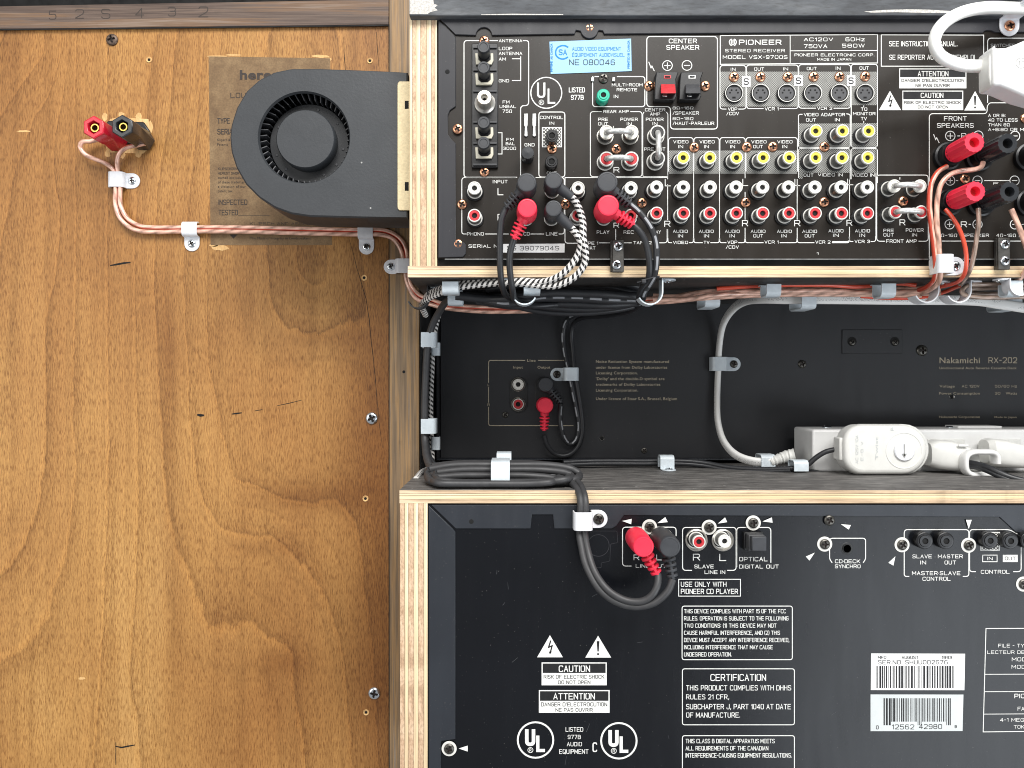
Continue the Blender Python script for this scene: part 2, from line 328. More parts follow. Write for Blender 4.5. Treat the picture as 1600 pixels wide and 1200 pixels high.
mt['shelf'] = streaky('grey_stained_shelf', 0, [(.3, srgb(60, 58, 57)), (.5, srgb(92, 90, 88)), (.7, srgb(128, 125, 122))], 260, .22, .6, 1100)
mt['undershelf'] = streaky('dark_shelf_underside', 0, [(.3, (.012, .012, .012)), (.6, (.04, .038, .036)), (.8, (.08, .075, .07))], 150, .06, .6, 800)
mt['topboard'] = streaky('grey_painted_board', 0, [(.3, srgb(50, 52, 56)), (.5, srgb(70, 73, 77)), (.7, srgb(92, 94, 97))], 60, .3, .7, 700)
def label_paper():
    m, nt, b = new_mat('aged_kraft_label'); co = objco(nt)
    c = ramp(nt, noise(nt, co, 60, 6, .7), [(.3, srgb(98, 74, 48)), (.5, srgb(120, 95, 65)), (.7, srgb(140, 115, 82))])
    s = ramp(nt, noise(nt, co, 900, 3), [(.35, (.75, .75, .75)), (.6, (1.1, 1.1, 1.1))]); nt.links.new(mixc(nt, .7, c, s, 'MULTIPLY'), b.inputs['Base Color'])
    b.inputs['Roughness'].default_value = .7; return m
mt['kraft'] = label_paper()
mt['rawwood'] = streaky('torn_raw_wood', 2, [(.3, srgb(196, 150, 92)), (.7, srgb(226, 188, 132))], 120, .2, .8, 900)
mt['tan'] = simple('tan_bracket_paint', srgb(214, 198, 160), .6, var=.12, scale=900)
# ------------------------------------------------------------------ flat print: lettering, borders, emblems
_cache = {}
def glyphs(s, bold):
    k = (s, bold)
    if k not in _cache:
        cu = bpy.data.curves.new('t', 'FONT'); cu.body = s; cu.size = 1; cu.offset = bold; cu.resolution_u = 3; cu.space_character = 1.06
        o = bpy.data.objects.new('t', cu); me = bpy.data.meshes.new_from_object(o)
        v = [(p.co.x, p.co.y) for p in me.vertices]; f = [tuple(q.vertices) for q in me.polygons]
        bpy.data.objects.remove(o); bpy.data.curves.remove(cu); bpy.data.meshes.remove(me)
        _cache[k] = (v, f)
    return _cache[k]
CAP = {}
def cap(bold):
    if bold not in CAP:
        v, _ = glyphs('H', bold); ys = [p[1] for p in v]; CAP[bold] = (min(ys), max(ys))
    return CAP[bold]
Z3, Z6, Z7, Z8 = (680,20,5), (980,220,5), (1280,0,5), (1280,200,4.285)
Z5 = (980,20,5)
C1, C2, C3, C4, C5 = (900,760,4.444), (1240,760,4.444), (640,960,4), (1030,900,4), (1300,960,5)
NL, NM, NK = (600,420,3.53), (900,420,3.53), (1240,440,3.53)
ID = (0,0,1)
# single-stroke lettering as on silk-screened panels: centre lines on a 4 x 6 grid
SF = {'A':[[(0,0),(2,6),(4,0)],[(.75,2),(3.25,2)]],'B':[[(0,0),(0,6)],[(0,6),(3.7,6),(3.7,3.15),(0,3.15)],[(3,3.15),(4,3.15),(4,0),(0,0)]],'C':[[(4,5.2),(3.6,6),(0,6),(0,0),(3.6,0),(4,.8)]],
'D':[[(0,0),(0,6)],[(0,6),(4,6),(4,0),(0,0)]],'E':[[(4,6),(0,6)],[(0,6),(0,0)],[(0,0),(4,0)],[(0,3.1),(3.5,3.1)]],'F':[[(4,6),(0,6)],[(0,6),(0,0)],[(0,3),(3.4,3)]],'G':[[(4,5.2),(3.6,6),(0,6),(0,0),(4,0),(4,2.9)],[(4,2.9),(2.3,2.9)]],
'H':[[(0,0),(0,6)],[(4,0),(4,6)],[(0,3.1),(4,3.1)]],'I':[[(0,0),(0,6)]],'J':[[(3.6,6),(3.6,0),(0,0),(0,1.7)]],'K':[[(0,0),(0,6)],[(4,6),(.2,2.6)],[(1.4,3.5),(4,0)]],'L':[[(0,6),(0,0)],[(0,0),(3.8,0)]],
'M':[[(0,0),(0,6)],[(0,6),(2.4,1.6),(4.8,6)],[(4.8,6),(4.8,0)]],'N':[[(0,0),(0,6)],[(0,6),(4,0)],[(4,0),(4,6)]],'O':[[(2,6),(4,6),(4,0),(0,0),(0,6),(2,6)]],'P':[[(0,0),(0,6)],[(0,6),(4,6),(4,2.7),(0,2.7)]],
'Q':[[(2,6),(4,6),(4,0),(0,0),(0,6),(2,6)],[(2.5,1.7),(4.2,-.5)]],'R':[[(0,0),(0,6)],[(0,6),(4,6),(4,2.8),(0,2.8)],[(2.3,2.8),(4.1,0)]],'S':[[(3.9,5.3),(3.5,6),(0,6),(0,3.2),(4,2.9),(4,0),(.5,0),(0,.8)]],'T':[[(0,6),(4,6)],[(2,6),(2,0)]],
'U':[[(0,6),(0,0),(4,0),(4,6)]],'V':[[(0,6),(2,0),(4,6)]],'W':[[(0,6),(1.4,0),(2.8,6),(4.2,0),(5.6,6)]],'X':[[(0,0),(4,6)],[(0,6),(4,0)]],'Y':[[(0,6),(2,2.7),(4,6)],[(2,2.7),(2,0)]],'Z':[[(0,6),(4,6)],[(4,6),(0,0)],[(0,0),(4,0)]],
'0':[[(1.9,6),(3.8,6),(3.8,0),(0,0),(0,6),(1.9,6)]],'1':[[(0,4.8),(1.3,6)],[(1.3,6),(1.3,0)]],'2':[[(0,5.1),(.4,6),(3.8,6),(3.8,3.3),(0,.2)],[(0,0),(3.8,0)]],'3':[[(0,5.2),(.4,6),(3.8,6),(3.8,3.1),(1.2,3.1)],[(3.2,3.1),(3.9,3.1),(3.9,0),(.4,0),(0,.8)]],
'4':[[(3,0),(3,6)],[(3,6),(0,1.7)],[(0,1.7),(4,1.7)]],'5':[[(3.7,6),(.1,6)],[(.1,6),(.1,3.4)],[(.1,3.5),(3.8,3.7),(3.8,0),(.4,0),(0,.7)]],'6':[[(3.6,5.4),(3.2,6),(0,6),(0,0),(3.8,0),(3.8,3.4),(0,3.4)]],'7':[[(0,6),(3.8,6)],[(3.8,6),(1.3,0)]],
'8':[[(1.9,6),(3.7,6),(3.7,3.1),(.1,3.1),(.1,6),(1.9,6)],[(.3,3.1),(0,3.1),(0,0),(3.8,0),(3.8,3.1),(3.5,3.1)]],'9':[[(3.8,2.7),(0,2.7),(0,6),(3.8,6),(3.8,0),(.6,0),(.2,.6)]],
'.':[[(0,.1),(0,.5)]],',':[[(.5,.6),(0,-1)]],'-':[[(0,3),(2,3)]],'/':[[(0,-.4),(2.6,6.2)]],':':[[(0,1),(0,1.5)],[(0,4.2),(0,4.7)]],'(':[[(1,6.5),(0,4.8),(0,1.2),(1,-.5)]],')':[[(0,6.5),(1,4.8),(1,1.2),(0,-.5)]],"'":[[(.4,6),(0,4.6)]],
'+':[[(0,3),(3.4,3)],[(1.7,1.4),(1.7,2.6)],[(1.7,3.4),(1.7,4.6)]],'~':[[(0,2.6),(1,3.5),(2.2,2.6),(3.2,3.5)]],'\u00b7':[[(0,2.8),(0,3.3)]],'\u03a9':[[(0,0),(1.2,0)],[(1.2,0),(0,2.4),(0,6),(4,6),(4,2.4),(2.8,0)],[(2.8,0),(4,0)]],
'\u00c9':[[(4,6),(0,6)],[(0,6),(0,0)],[(0,0),(4,0)],[(0,3.1),(3.5,3.1)],[(1.6,6.9),(2.6,8)]],'z':[[(0,4),(3,4)],[(3,4),(0,0)],[(0,0),(3,0)]]}
def ribbon(pts, w, r):
    """pts px -> list of (left, right) px pairs of a mitred ribbon with rounded corners"""
    p = [np.array(q, float) for q in pts]; out = []; n = len(p)
    for i, q in enumerate(p):
        if r and 0 < i < n-1:
            a = p[i-1]-q; b = p[i+1]-q; la, lb = np.linalg.norm(a), np.linalg.norm(b)
            if np.dot(a, b)/(la*lb+1e-9) > .55: out.append(q); continue
            k = min(r, la*.49, lb*.49); A = q+a/la*k; B = q+b/lb*k
            for j in range(4): t = j/3; out.append((1-t)**2*A+2*t*(1-t)*q+t*t*B)
        else: out.append(q)
    e0 = out[0]-out[1]; out[0] = out[0]+e0/(np.linalg.norm(e0)+1e-9)*w*.42; e1 = out[-1]-out[-2]; out[-1] = out[-1]+e1/(np.linalg.norm(e1)+1e-9)*w*.42
    L = []; m = len(out)
    for i, q in enumerate(out):
        t0 = q-out[i-1] if i else out[1]-q; t1 = out[i+1]-q if i < m-1 else q-out[i-1]
        t0 = t0/(np.linalg.norm(t0)+1e-9); t1 = t1/(np.linalg.norm(t1)+1e-9); t = t0+t1; t = t/(np.linalg.norm(t)+1e-9)
        nn = np.array((-t[1], t[0])); c = max(.45, nn[0]*-t0[1]+nn[1]*t0[0]); L.append((q+nn*w/2/c, q-nn*w/2/c))
    return L
class Print:
    """one block of flat print lying on a panel of `root`; each ink becomes one part"""
    def __init__(s, root, fr=ID, d=0.0, ink='ink'):
        s.root = root; s.fr = fr; s.d = d; s.ink = ink; s.g = {}
    def px(s, x, y): return (s.fr[0]+x/s.fr[2], s.fr[1]+y/s.fr[2])
    def mb(s, name, ink): return s.g.setdefault((name, ink or s.ink), MB())
    def t(s, txt, x0, x1, y0, y1, bold=.022, ink=None, lay=2, rot=0):
        if all(ch in SF or ch == ' ' for ch in txt): return s.stroke(txt, x0, x1, y0, y1, bold, ink, lay, rot)
        v, f = glyphs(txt, bold)
        if not v: return s
        c0, c1 = cap(bold); xs = [p[0] for p in v]; a, b = min(xs), max(xs)
        X0, Y0 = s.px(x0, y0); X1, Y1 = s.px(x1, y1); d = s.d+.06*lay; out = []
        for x, y in v:
            u = (x-a)/(b-a); q = (y-c0)/(c1-c0)
            if rot == 90: px_, py_ = X1+(X0-X1)*q, Y1+(Y0-Y1)*u        # reads upwards
            else: px_, py_ = X0+(X1-X0)*u, Y1+(Y0-Y1)*q
            out.append(P(px_, py_, d))
        s.mb('printed_lettering', ink).add(out, f); return s
    def stroke(s, txt, x0, x1, y0, y1, bold, ink, lay, rot):
        adv = 0; segs = []
        for ch in txt:
            if ch == ' ': adv += 3.0; continue
            wd = max(x for pl in SF[ch] for x, y in pl); segs += [[(x+adv, y) for x, y in pl] for pl in SF[ch]]; adv += wd+1.75
        tot = max(.01, adv-1.75) if txt[-1] != ' ' else adv
        X0, Y0 = s.px(x0, y0); X1, Y1 = s.px(x1, y1)
        W_, H_ = (X1-X0, Y1-Y0) if not rot else (Y1-Y0, X1-X0)
        u = W_/tot; sw = min(H_*(.105+1.5*max(bold, -.01)), u*1.25 if tot > 5 else 99); sw = max(sw, .8 if ink == 'dark_ink' or s.ink == 'dark_ink' else .55)
        if tot < .5: fx = lambda x: W_/2
        else: fx = lambda x: sw/2+(W_-sw)*x/tot
        fy = lambda y: sw/2+(H_-sw)*y/6
        r = min(H_*.24, u*1.5); mb = s.mb('printed_lettering', ink)
        for k, pl in enumerate(segs):
            pts = [(X0+fx(x), Y1-fy(y)) if not rot else (X1-fy(y), Y1-fx(x)) for x, y in pl]
            d = s.d+.06*lay+.005*(k % 3); vs = []
            L = ribbon(pts, sw, r)
            for a, b in L: vs += [P(*a, d), P(*b, d)]
            mb.add(vs, [(2*i, 2*i+1, 2*i+3, 2*i+2) for i in range(len(L)-1)])
        return s
    def line(s, pts, w=4.5, r=0, closed=False, ink=None, lay=1, name='printed_border'):
        p = [s.px(*q) for q in pts]; r = r/s.fr[2]; w = w/s.fr[2]; out = []; n = len(p)
        for i, q in enumerate(p):
            if r and (closed or 0 < i < n-1):
                a = np.array(p[i-1])-q; b = np.array(p[(i+1) % n])-q; la, lb = np.linalg.norm(a), np.linalg.norm(b)
                k = min(r, la*.49, lb*.49); A = q+a/la*k; B = q+b/lb*k
                for j in range(7):
                    t = j/6; out.append(tuple((1-t)**2*A+2*t*(1-t)*np.array(q)+t*t*B))
            else: out.append(q)
        if closed: out.append(out[0]); out.append(out[1])
        out = [np.array(q, float) for q in out]; L = []; 
        m = len(out)
        for i, q in enumerate(out):
            t0 = q-out[i-1] if i else out[1]-q; t1 = out[i+1]-q if i < m-1 else q-out[i-1]
            t0 = t0/(np.linalg.norm(t0)+1e-9); t1 = t1/(np.linalg.norm(t1)+1e-9); t = t0+t1; t = t/(np.linalg.norm(t)+1e-9)
            nn = np.array((-t[1], t[0])); c = max(.35, nn[0]*-t0[1]+nn[1]*t0[0]); L.append((q+nn*w/2/c, q-nn*w/2/c))
        vs = []; d = s.d+.06*lay
        for a, b in L: vs += [P(*a, d), P(*b, d)]
        s.mb(name, ink).add(vs, [(2*i, 2*i+1, 2*i+3, 2*i+2) for i in range(m-1-(1 if closed else 0))]); return s
    def rr(s, x0, y0, x1, y1, r=20, w=4.5, **k): return s.line([(x0,y0),(x1,y0),(x1,y1),(x0,y1)], w, r, True, **k)
    def rect(s, x0, y0, x1, y1, ink=None, lay=1, name='printed_field'):
        d = s.d+.06*lay; q = [s.px(x0,y0), s.px(x1,y0), s.px(x1,y1), s.px(x0,y1)]; s.mb(name, ink).add([P(*c, d) for c in q], [(0,1,2,3)]); return s
    def poly(s, pts, ink=None, lay=1, name='printed_mark'):
        s.g[(name, ink or s.ink, len(s.g))] = MB().add([P(*s.px(*c), s.d+.06*lay) for c in pts], [tuple(range(len(pts)))]); return s
    def ring(s, cx, cy, r, w=5, ink=None, lay=1, n=32):
        return s.line([(cx+r*math.cos(2*math.pi*i/n), cy+r*math.sin(2*math.pi*i/n)) for i in range(n)], w, 0, True, ink, lay)
    def ul(s, cx, cy, r, w, sc, bw):
        s.ring(cx, cy, r, w)
        q = lambda x, y: (cx+x*sc, cy+y*sc)
        s.line([q(-65,-80), q(-65,32), q(-15,32), q(-15,-80)], bw, 24*sc, name='printed_emblem')
        s.line([q(17,-33), q(17,78), q(70,78)], bw*.9, 0, name='printed_emblem')
        s.ring(cx-38*sc, cy+75*sc, 19*sc, 3.5); a, b = q(-46,63), q(-30,87); s.t('R', a[0], b[0], a[1], b[1]); return s
    def warn(s, pts, kind):
        s.poly(pts, lay=1); (ax, ay), (bx, by), (cx, cy) = pts; h = by-ay
        if kind == 'bolt':
            s.line([(ax+h*.04, ay+h*.24), (ax-h*.06, ay+h*.55), (ax+h*.1, ay+h*.48), (ax+h*.02, ay+h*.78)], h*.06, ink='dark_ink', lay=2, name='printed_mark')
            s.poly([(ax-h*.05, ay+h*.74), (ax+h*.09, ay+h*.74), (ax, ay+h*.88)], 'dark_ink', 2)
        else:
            s.poly([(ax-h*.06, ay+h*.25), (ax+h*.06, ay+h*.25), (ax+h*.03, ay+h*.72), (ax-h*.03, ay+h*.72)], 'dark_ink', 2)
            s.poly([(ax+h*.05*math.cos(a/8*2*math.pi), ay+h*.84+h*.05*math.sin(a/8*2*math.pi)) for a in range(8)], 'dark_ink', 2)
        return s
    def notice(s, x0, y0, x1, y1, yb, m, head, hx0, hx1, hy0, hy1, lines):
        s.rect(x0, y0, x1, y1, lay=1); s.rect(x0+m, y0+m, x1-m, yb, 'dark_ink', 2); s.t(head, hx0, hx1, hy0, hy1, .02, lay=3)
        for txt, a, b, c, e in lines: s.t(txt, a, b, c, e, .018, 'dark_ink', 2)
        return s
    def done(s):
        for key, mb in s.g.items():
            name, i = key[:2]
            if mb.v: build(name, mb, mt[i], s.root, recalc=False)

# ------------------------------------------------------------------ shared small pieces
def screw_mesh(name, r, recess_mat=True):
    """pan head seen from the front with a cross recess"""
    mb = MB(); nr, na = 9, 40; vs = []; fs = []; mi = []
    hgt = r*.42
    for i in range(nr+1):
        q = i/nr
        for a in range(na):
            t = 2*math.pi*a/na; x, z = r*q*math.cos(t), r*q*math.sin(t); d = hgt*math.sqrt(max(0, 1-(q*.96)**4))
            inside = (abs(x) < r*.15 and abs(z) < r*.56) or (abs(z) < r*.15 and abs(x) < r*.56) or math.hypot(x, z) < r*.26
            if inside: d = hgt*.35
            vs.append((x, d, z))
    for a in range(na): vs.append((r*math.cos(2*math.pi*a/na), -.2, r*math.sin(2*math.pi*a/na)))
    for i in range(nr+1):
        for a in range(na):
            b = (a+1) % na; f = (i*na+a, i*na+b, (i+1)*na+b, (i+1)*na+a); fs.append(f)
            mi.append(1 if i < nr and sum(vs[k][1] < hgt*.5 for k in f) >= 2 and i < nr*.7 else 0)
    mb.v = vs; mb.f = fs; mb.mi = mi; return mb.mesh(name)
SCR = {}
def screw(parent, loc, r, mat, normal=(0,-1,0), rot=None, name='screw'):
    k = (round(r, 2), mat)
    if k not in SCR: SCR[k] = screw_mesh('screw', r)
    n = Vector(normal); q = Vector((0,-1,0)).rotation_difference(n).to_matrix()
    q = q @ Matrix.Rotation(rot if rot is not None else random.uniform(-.7, .7), 3, 'Y')
    return put(name, SCR[k], [mt[mat], mt['recess']], parent, loc, mtx=q)

def clip(label, O, n, t, w, L, s, h, mat='clip', scr='zinc', sr=2.6, round_=False, tab=True, th=.75, flare=0, lift=0):
    """P-clip: tab with screw at O on a surface of normal n, band a distance L away along t, spanning s and standing h high. mm vectors in (x,d,z)"""
    n = np.array(n, float); t = np.array(t, float); O = np.array(O, float); wd = np.cross(n, t)
    root = empty('cable_clip', tuple(O), label, 'cable clip', 'nylon cable clips')
    if round_:
        prof = [(L-2, 0), (L, -.3)]+[(L+s/2-s/2*math.cos(a), h-s/2+s/2*math.sin(a)) for a in np.linspace(0, math.pi*round_, 12)]
    else:
        c = min(2.0, s*.25, h*.4)
        prof = [(L-1.2, 0), (L-.3, .3), (L, 1.2), (L, h-c)]+[(L+c-c*math.cos(a), h-c+c*math.sin(a)) for a in (R(30), R(60), R(90))]
        prof += [(L+s-c+c*math.sin(a), h-c+c*math.cos(a)) for a in (0, R(30), R(60), R(90))]+[(L+s, 1.0)]
    rr = w/2; pr = []; wid = []
    if tab:
        for a in np.linspace(0, math.pi/2, 7): pr.append((-rr*math.cos(a), 0)); wid.append(max(.15, rr*math.sin(a)))
    for p in prof: pr.append(p); wid.append(rr)
    mb = MB(); vs = []; k = len(pr)
    pr = np.array(pr, float)
    for i in range(k):
        tg = pr[min(i+1, k-1)]-pr[max(i-1, 0)]; tg = tg/(np.linalg.norm(tg)+1e-9); nn = np.array((-tg[1], tg[0]))
        for off in (0.0, th):
            q = pr[i]+nn*off+np.array((0, lift+.05))
            base = O+t*q[0]+n*q[1]; vs += [base+wd*wid[i], base-wd*wid[i]]
    fs = []
    for i in range(k-1):
        a, b = 4*i, 4*(i+1); fs += [(a, a+1, b+1, b), (a+2, b+2, b+3, a+3), (a, b, b+2, a+2), (a+1, a+3, b+3, b+1)]
    fs += [(0,2,3,1), (4*k-4, 4*k-3, 4*k-1, 4*k-2)]
    mb.add(vs, fs); build('strap', mb, mt[mat], root, bevel=.22, seg=2)
    if scr and tab: screw(root, tuple(O+n*(lift+th)), sr, scr, (n[0], -n[1], n[2]))
    return root

def cord(name, label, cat, pts, r, mat, group=None, parent=None, step=2.0, section=None, up=(0,1,0)):
    mb = sweep(pts, section or r, step, up)
    o = build(name, mb, mt[mat], parent, recalc=False)
    # sweep keeps per-loop uv; normals outward
    if parent is None: tag(o, label, cat, group)
    return o

def pieces(name, mb, mat, parent):
    for f in mb.f: build(name, MB().add([mb.v[i] for i in f], [tuple(range(len(f)))]), mt[mat], parent, recalc=False)
# ------------------------------------------------------------------ backdrop
bd = MB(); bd.box(-900, 900, -620, -600, -700, 700); o = build('backdrop', bd, mt['gap']); tag(o, kind='structure')

# ------------------------------------------------------------------ loudspeaker cabinet (back seen)
SD = -85.0
spk = empty('loudspeaker', P(300, 600, SD), 'large brown wooden loudspeaker cabinet seen from its back, filling the left', 'loudspeaker')
# growth-line field of the plywood face, traced as contours
LN = [(1,[(95,333),(90,433),(80,470),(75,520),(73,580),(75,640),(73,700),(62,783),(42,842),(12,888),(-20,920)]),
 (.2,[(100,75),(92,112),(78,160),(60,190),(50,225),(32,300),(20,400),(10,520),(-6,640)]),
 (2,[(117,60),(117,200),(117,333),(118,500),(115,600),(116,700),(119,733),(110,837),(87,908),(69,975),(37,1012),(0,1042)]),
 (2.6,[(150,88),(148,250),(150,400),(149,600),(148,867),(144,970),(133,1075),(124,1150),(105,1200)]),
 (3.2,[(177,60),(178,200),(177,500),(179,700),(177,825),(173,933),(167,1054),(163,1200)]),
 (4,[(250,50),(235,112),(228,188),(216,300),(213,367),(211,500),(215,633),(217,700),(214,887),(206,992),(206,1067),(217,1137),(219,1200)]),
 (5,[(275,60),(262,188),(246,300),(240,440),(245,560),(252,640),(256,700),(265,800),(292,879),(312,942),(321,967),(358,977),(387,968),(421,992),(450,1012),(462,1096),(475,1142),(479,1200)]),
 (6,[(320,60),(308,200),(290,370),(287,433),(297,617),(304,700),(308,750),(325,796),(350,825),(383,834),(421,835),(450,854),(479,887),(504,925),(517,958),(531,1004),(542,1067),(548,1137),(552,1200)]),
 (7,[(345,60),(338,200),(324,330),(323,400),(325,567),(337,617),(347,667),(354,700),(367,742),(392,756),(412,767),(442,779),(471,785),(496,787),(517,783),(537,794),(558,817),(565,854),(571,925),(583,992),(590,1100),(594,1200)]),
 (8,[(420,50),(417,220),(416,320),(418,400),(420,443),(427,477),(443,500),(467,513),(490,517),(517,513),(537,500),(560,492),(572,470),(566,400),(545,330),(532,200),(528,60)]),
 (7.5,[(383,612),(400,602),(420,600),(436,604),(450,620),(468,650),(474,675),(478,700),(483,722)]),
 (7.5,[(513,640),(517,625),(530,618),(543,625),(550,640),(556,670),(560,720)]),
 (8.85,[(455,300),(456,420),(480,458),(510,455),(522,400),(510,250)]), (9.2,[(485,200),(488,380)]),
 (4.6,[(250,1040),(300,1060),(380,1090),(400,1200)]),(5.6,[(400,905),(440,935),(480,985),(500,1060),(512,1200)]),
 (6.6,[(470,815),(520,850),(545,920),(560,1000),(570,1180)]), (7.3,[(585,760),(598,900),(604,1100)]), (7.7,[(590,560),(600,640)]), (7.4,[(590,60),(594,300),(597,450)])]
pts, lv = [], []
for l, ps in LN:
    for a, b in zip(ps[:-1], ps[1:]):
        n = max(1, int(math.hypot(b[0]-a[0], b[1]-a[1])/45))
        for j in range(n): pts.append((a[0]+(b[0]-a[0])*j/n, a[1]+(b[1]-a[1])*j/n)); lv.append(l)
    pts.append(ps[-1]); lv.append(l)
S = np.array([.01, .01*.45]); X = np.array(pts)*S; lv = np.array(lv, float)
def ker(r2): return np.where(r2 > 1e-12, .5*r2*np.log(r2+1e-12), 0)
n = len(X); K = ker(((X[:,None]-X[None])**2).sum(2))+np.eye(n)*.01; Q = np.hstack([X, np.ones((n,1))])
A = np.block([[K, Q], [Q.T, np.zeros((3,3))]]); sol = np.linalg.solve(A, np.concatenate([lv, np.zeros(3)]))
PD = SD-2.0
gx = np.arange(-60, 612, 4.0); gy = np.arange(36, 1262, 4.0); G = np.stack(np.meshgrid(gx, gy), -1).reshape(-1, 2)
H = np.concatenate([ker(((g[:,None]*S-X[None])**2).sum(2)) @ sol[:n]+np.hstack([g*S, np.ones((len(g),1))]) @ sol[n:] for g in np.array_split(G, 12)])
me = bpy.data.meshes.new('back_panel'); c0 = P(300, 600, PD)
me.from_pydata([tuple(W(P(x, y, PD))-W(c0)) for x, y in G], [], [(r*len(gx)+c, (r+1)*len(gx)+c, (r+1)*len(gx)+c+1, r*len(gx)+c+1) for r in range(len(gy)-1) for c in range(len(gx)-1)])
a = me.attributes.new('grain', 'FLOAT', 'POINT'); a.data.foreach_set('value', H)
def bell(x, y, cx, cy, rx, ry): return np.exp(-(((x-cx)/rx)**2+((y-cy)/ry)**2))
gxx, gyy = G[:,0], G[:,1]
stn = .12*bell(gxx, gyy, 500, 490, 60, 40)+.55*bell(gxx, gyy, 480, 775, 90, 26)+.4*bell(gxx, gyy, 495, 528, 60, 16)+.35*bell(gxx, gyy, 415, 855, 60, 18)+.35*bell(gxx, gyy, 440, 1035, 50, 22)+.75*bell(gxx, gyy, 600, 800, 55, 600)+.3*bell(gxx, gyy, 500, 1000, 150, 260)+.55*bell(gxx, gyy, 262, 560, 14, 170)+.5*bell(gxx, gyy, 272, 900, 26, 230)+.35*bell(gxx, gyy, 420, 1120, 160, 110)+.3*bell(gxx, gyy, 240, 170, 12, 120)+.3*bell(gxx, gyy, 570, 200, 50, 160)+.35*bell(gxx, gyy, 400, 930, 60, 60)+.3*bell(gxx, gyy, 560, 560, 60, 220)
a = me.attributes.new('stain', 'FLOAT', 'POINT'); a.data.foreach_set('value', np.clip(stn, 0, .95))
me.update()
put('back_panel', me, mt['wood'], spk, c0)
b_ = MB(); a0 = P(-60, 36, PD); a1 = P(612, 1262, PD); b_.box(a0[0], a1[0]-2, SD-330, PD-.5, a1[2], a0[2]); build('cabinet_body', b_, mt['darkwood_v'], spk)
# frame: upright at the right, rail along the top
up_ = MB(); a0 = P(608, -60, SD); a1 = P(655, 1262, SD); up_.box(a0[0], a1[0], SD-330, SD, a1[2], a0[2]); build('frame_upright', up_, mt['darkwood_v'], spk, bevel=.5)
rl = MB(); r_ = [P(-60, 46, SD), P(607.3, 38.5, SD), P(607.3, -1.5, SD), P(-60, 10.5, SD)]; rl.prism([(p[0], p[2]) for p in r_], SD-330, SD); build('frame_rail', rl, mt['darkwood_h'], spk, bevel=.5)
# dark joint between face and upright
# stamped number in the rail
pr = Print(spk, (0,0,4), SD+.02, 'brown_ink')
for ch, x0, x1, y0, y1 in (('5',305,352,66,122),('2',470,525,58,116),('S',632,690,55,116),('4',845,900,50,112),('3',1050,1100,42,102),('2',1240,1302,40,108)):
    pr.t(ch, x0, x1, y0, y1, -.018, lay=1)
pr.done()
for x, y, r, m in ((175.5,62.5,3.9,'rust'), (581,653.5,4.0,'zinc'), (585,1083,4.0,'zinc')): screw(spk, P(x, y, PD+.1), r, m)
hole = MB(); hole.cap(1.0, .12, n=12); hm = hole.mesh('nail_hole', False); rim = MB(); rim.lathe([(2.1,.04),(1.9,.5),(1.0,.1)], n=10); rmm = rim.mesh('splintered_rim')
for x, y, k in ((233,93.5,1), (578,95,1), (569,434,0), (571,779,0), (572,1113,1)):
    put('nail_hole', hm, mt['hole'], spk, P(x, y, PD))
    if k or 1: put('splintered_rim', rmm, mt['rawwood'], spk, P(x, y, PD))
put('nail_hole', hm, mt['hole'], spk, P(631, 581, SD))
# grooves and cracks in the face
cr = MB()
def crack(pts, w):
    p = [np.array(q, float) for q in pts]; vs = []
    for i, q in enumerate(p):
        t = p[min(i+1, len(p)-1)]-p[max(i-1, 0)]; t = t/np.linalg.norm(t); nn = np.array((-t[1], t[0])); k = w*(.35+.65*math.sin(math.pi*(i+.3)/(len(p)-.4))) if len(p) > 2 else w
        vs += [P(*(q+nn*k/2), PD+.06), P(*(q-nn*k/2), PD+.06)]
    build('crack', MB().add(vs, [(2*i, 2*i+1, 2*i+3, 2*i+2) for i in range(len(p)-1)]), mt['hole'], spk, recalc=False)
crack([(545,372),(551,392),(557,417),(564,440),(572,467),(577,500),(580,533),(584,566),(587,600),(590,634),(593,667),(598,700)], .9)
crack([(433,634),(452,630),(472,625)], 1.2); crack([(398,642),(410,640)], 1.0); crack([(362,647),(370,646),(378,645)], 2.6); crack([(308,648),(313,649),(319,649)], 4.5)
crack([(172,415),(183,413),(194,411),(204,410)], 3.2); crack([(180,1166),(190,1168),(200,1166),(211,1164)], 2.6); crack([(181,1160),(181,1195)], 1.2)
crack([(537,58),(538,90),(540,112)], 1.0); crack([(588,50),(590,80),(592,104)], .8)
pass
ln = MB()
for x0, x1, y0, y1 in ((607.2,608.6,38,1262),): ln.add([P(x0,y0,SD+.05),P(x1,y0,SD+.05),P(x1,y1,SD+.05),P(x0,y1,SD+.05)], [(0,1,2,3)])
ln.add([P(-60,46,SD+.05),P(607,38.2,SD+.05),P(607,40.6,SD+.05),P(-60,48,SD+.05)], [(0,1,2,3)])
pieces('joint_line', ln, 'hole', spk)
# pale torn veneer: round the label and the terminal cup
tv = MB()
def blob(cx, cy, rx, ry, n=14, d=PD+.1):
    tv.add([P(cx+rx*math.cos(2*math.pi*i/n)*random.uniform(.75,1.1), cy+ry*math.sin(2*math.pi*i/n)*random.uniform(.7,1.15), d) for i in range(n)], [tuple(range(n))])
tv.add([P(186,183,PD+.12),P(232,186,PD+.12),P(236,228,PD+.12),P(224,240,PD+.12),P(168,238,PD+.12),P(160,212,PD+.12),P(172,186,PD+.12)], [tuple(range(7))])
for cx, cy, rx, ry in ((164,183,4.5,8),(190,180,5,6),(217,182,5,8),(234,199,5,10),(168,240,5,7),(191,242,5,7),(216,240,5,8),(37,205,11,1.6),(340,88,18,1.4),(365,86,14,1.2),(500,88,14,2.5),(512,93,6,4),(345,387,14,5),(334,383,8,3),(128,1060,6,2.5),(120,45,3,1.5),(93,45,2,1)): blob(cx, cy, rx, ry)
pieces('torn_veneer', tv, 'rawwood', spk)
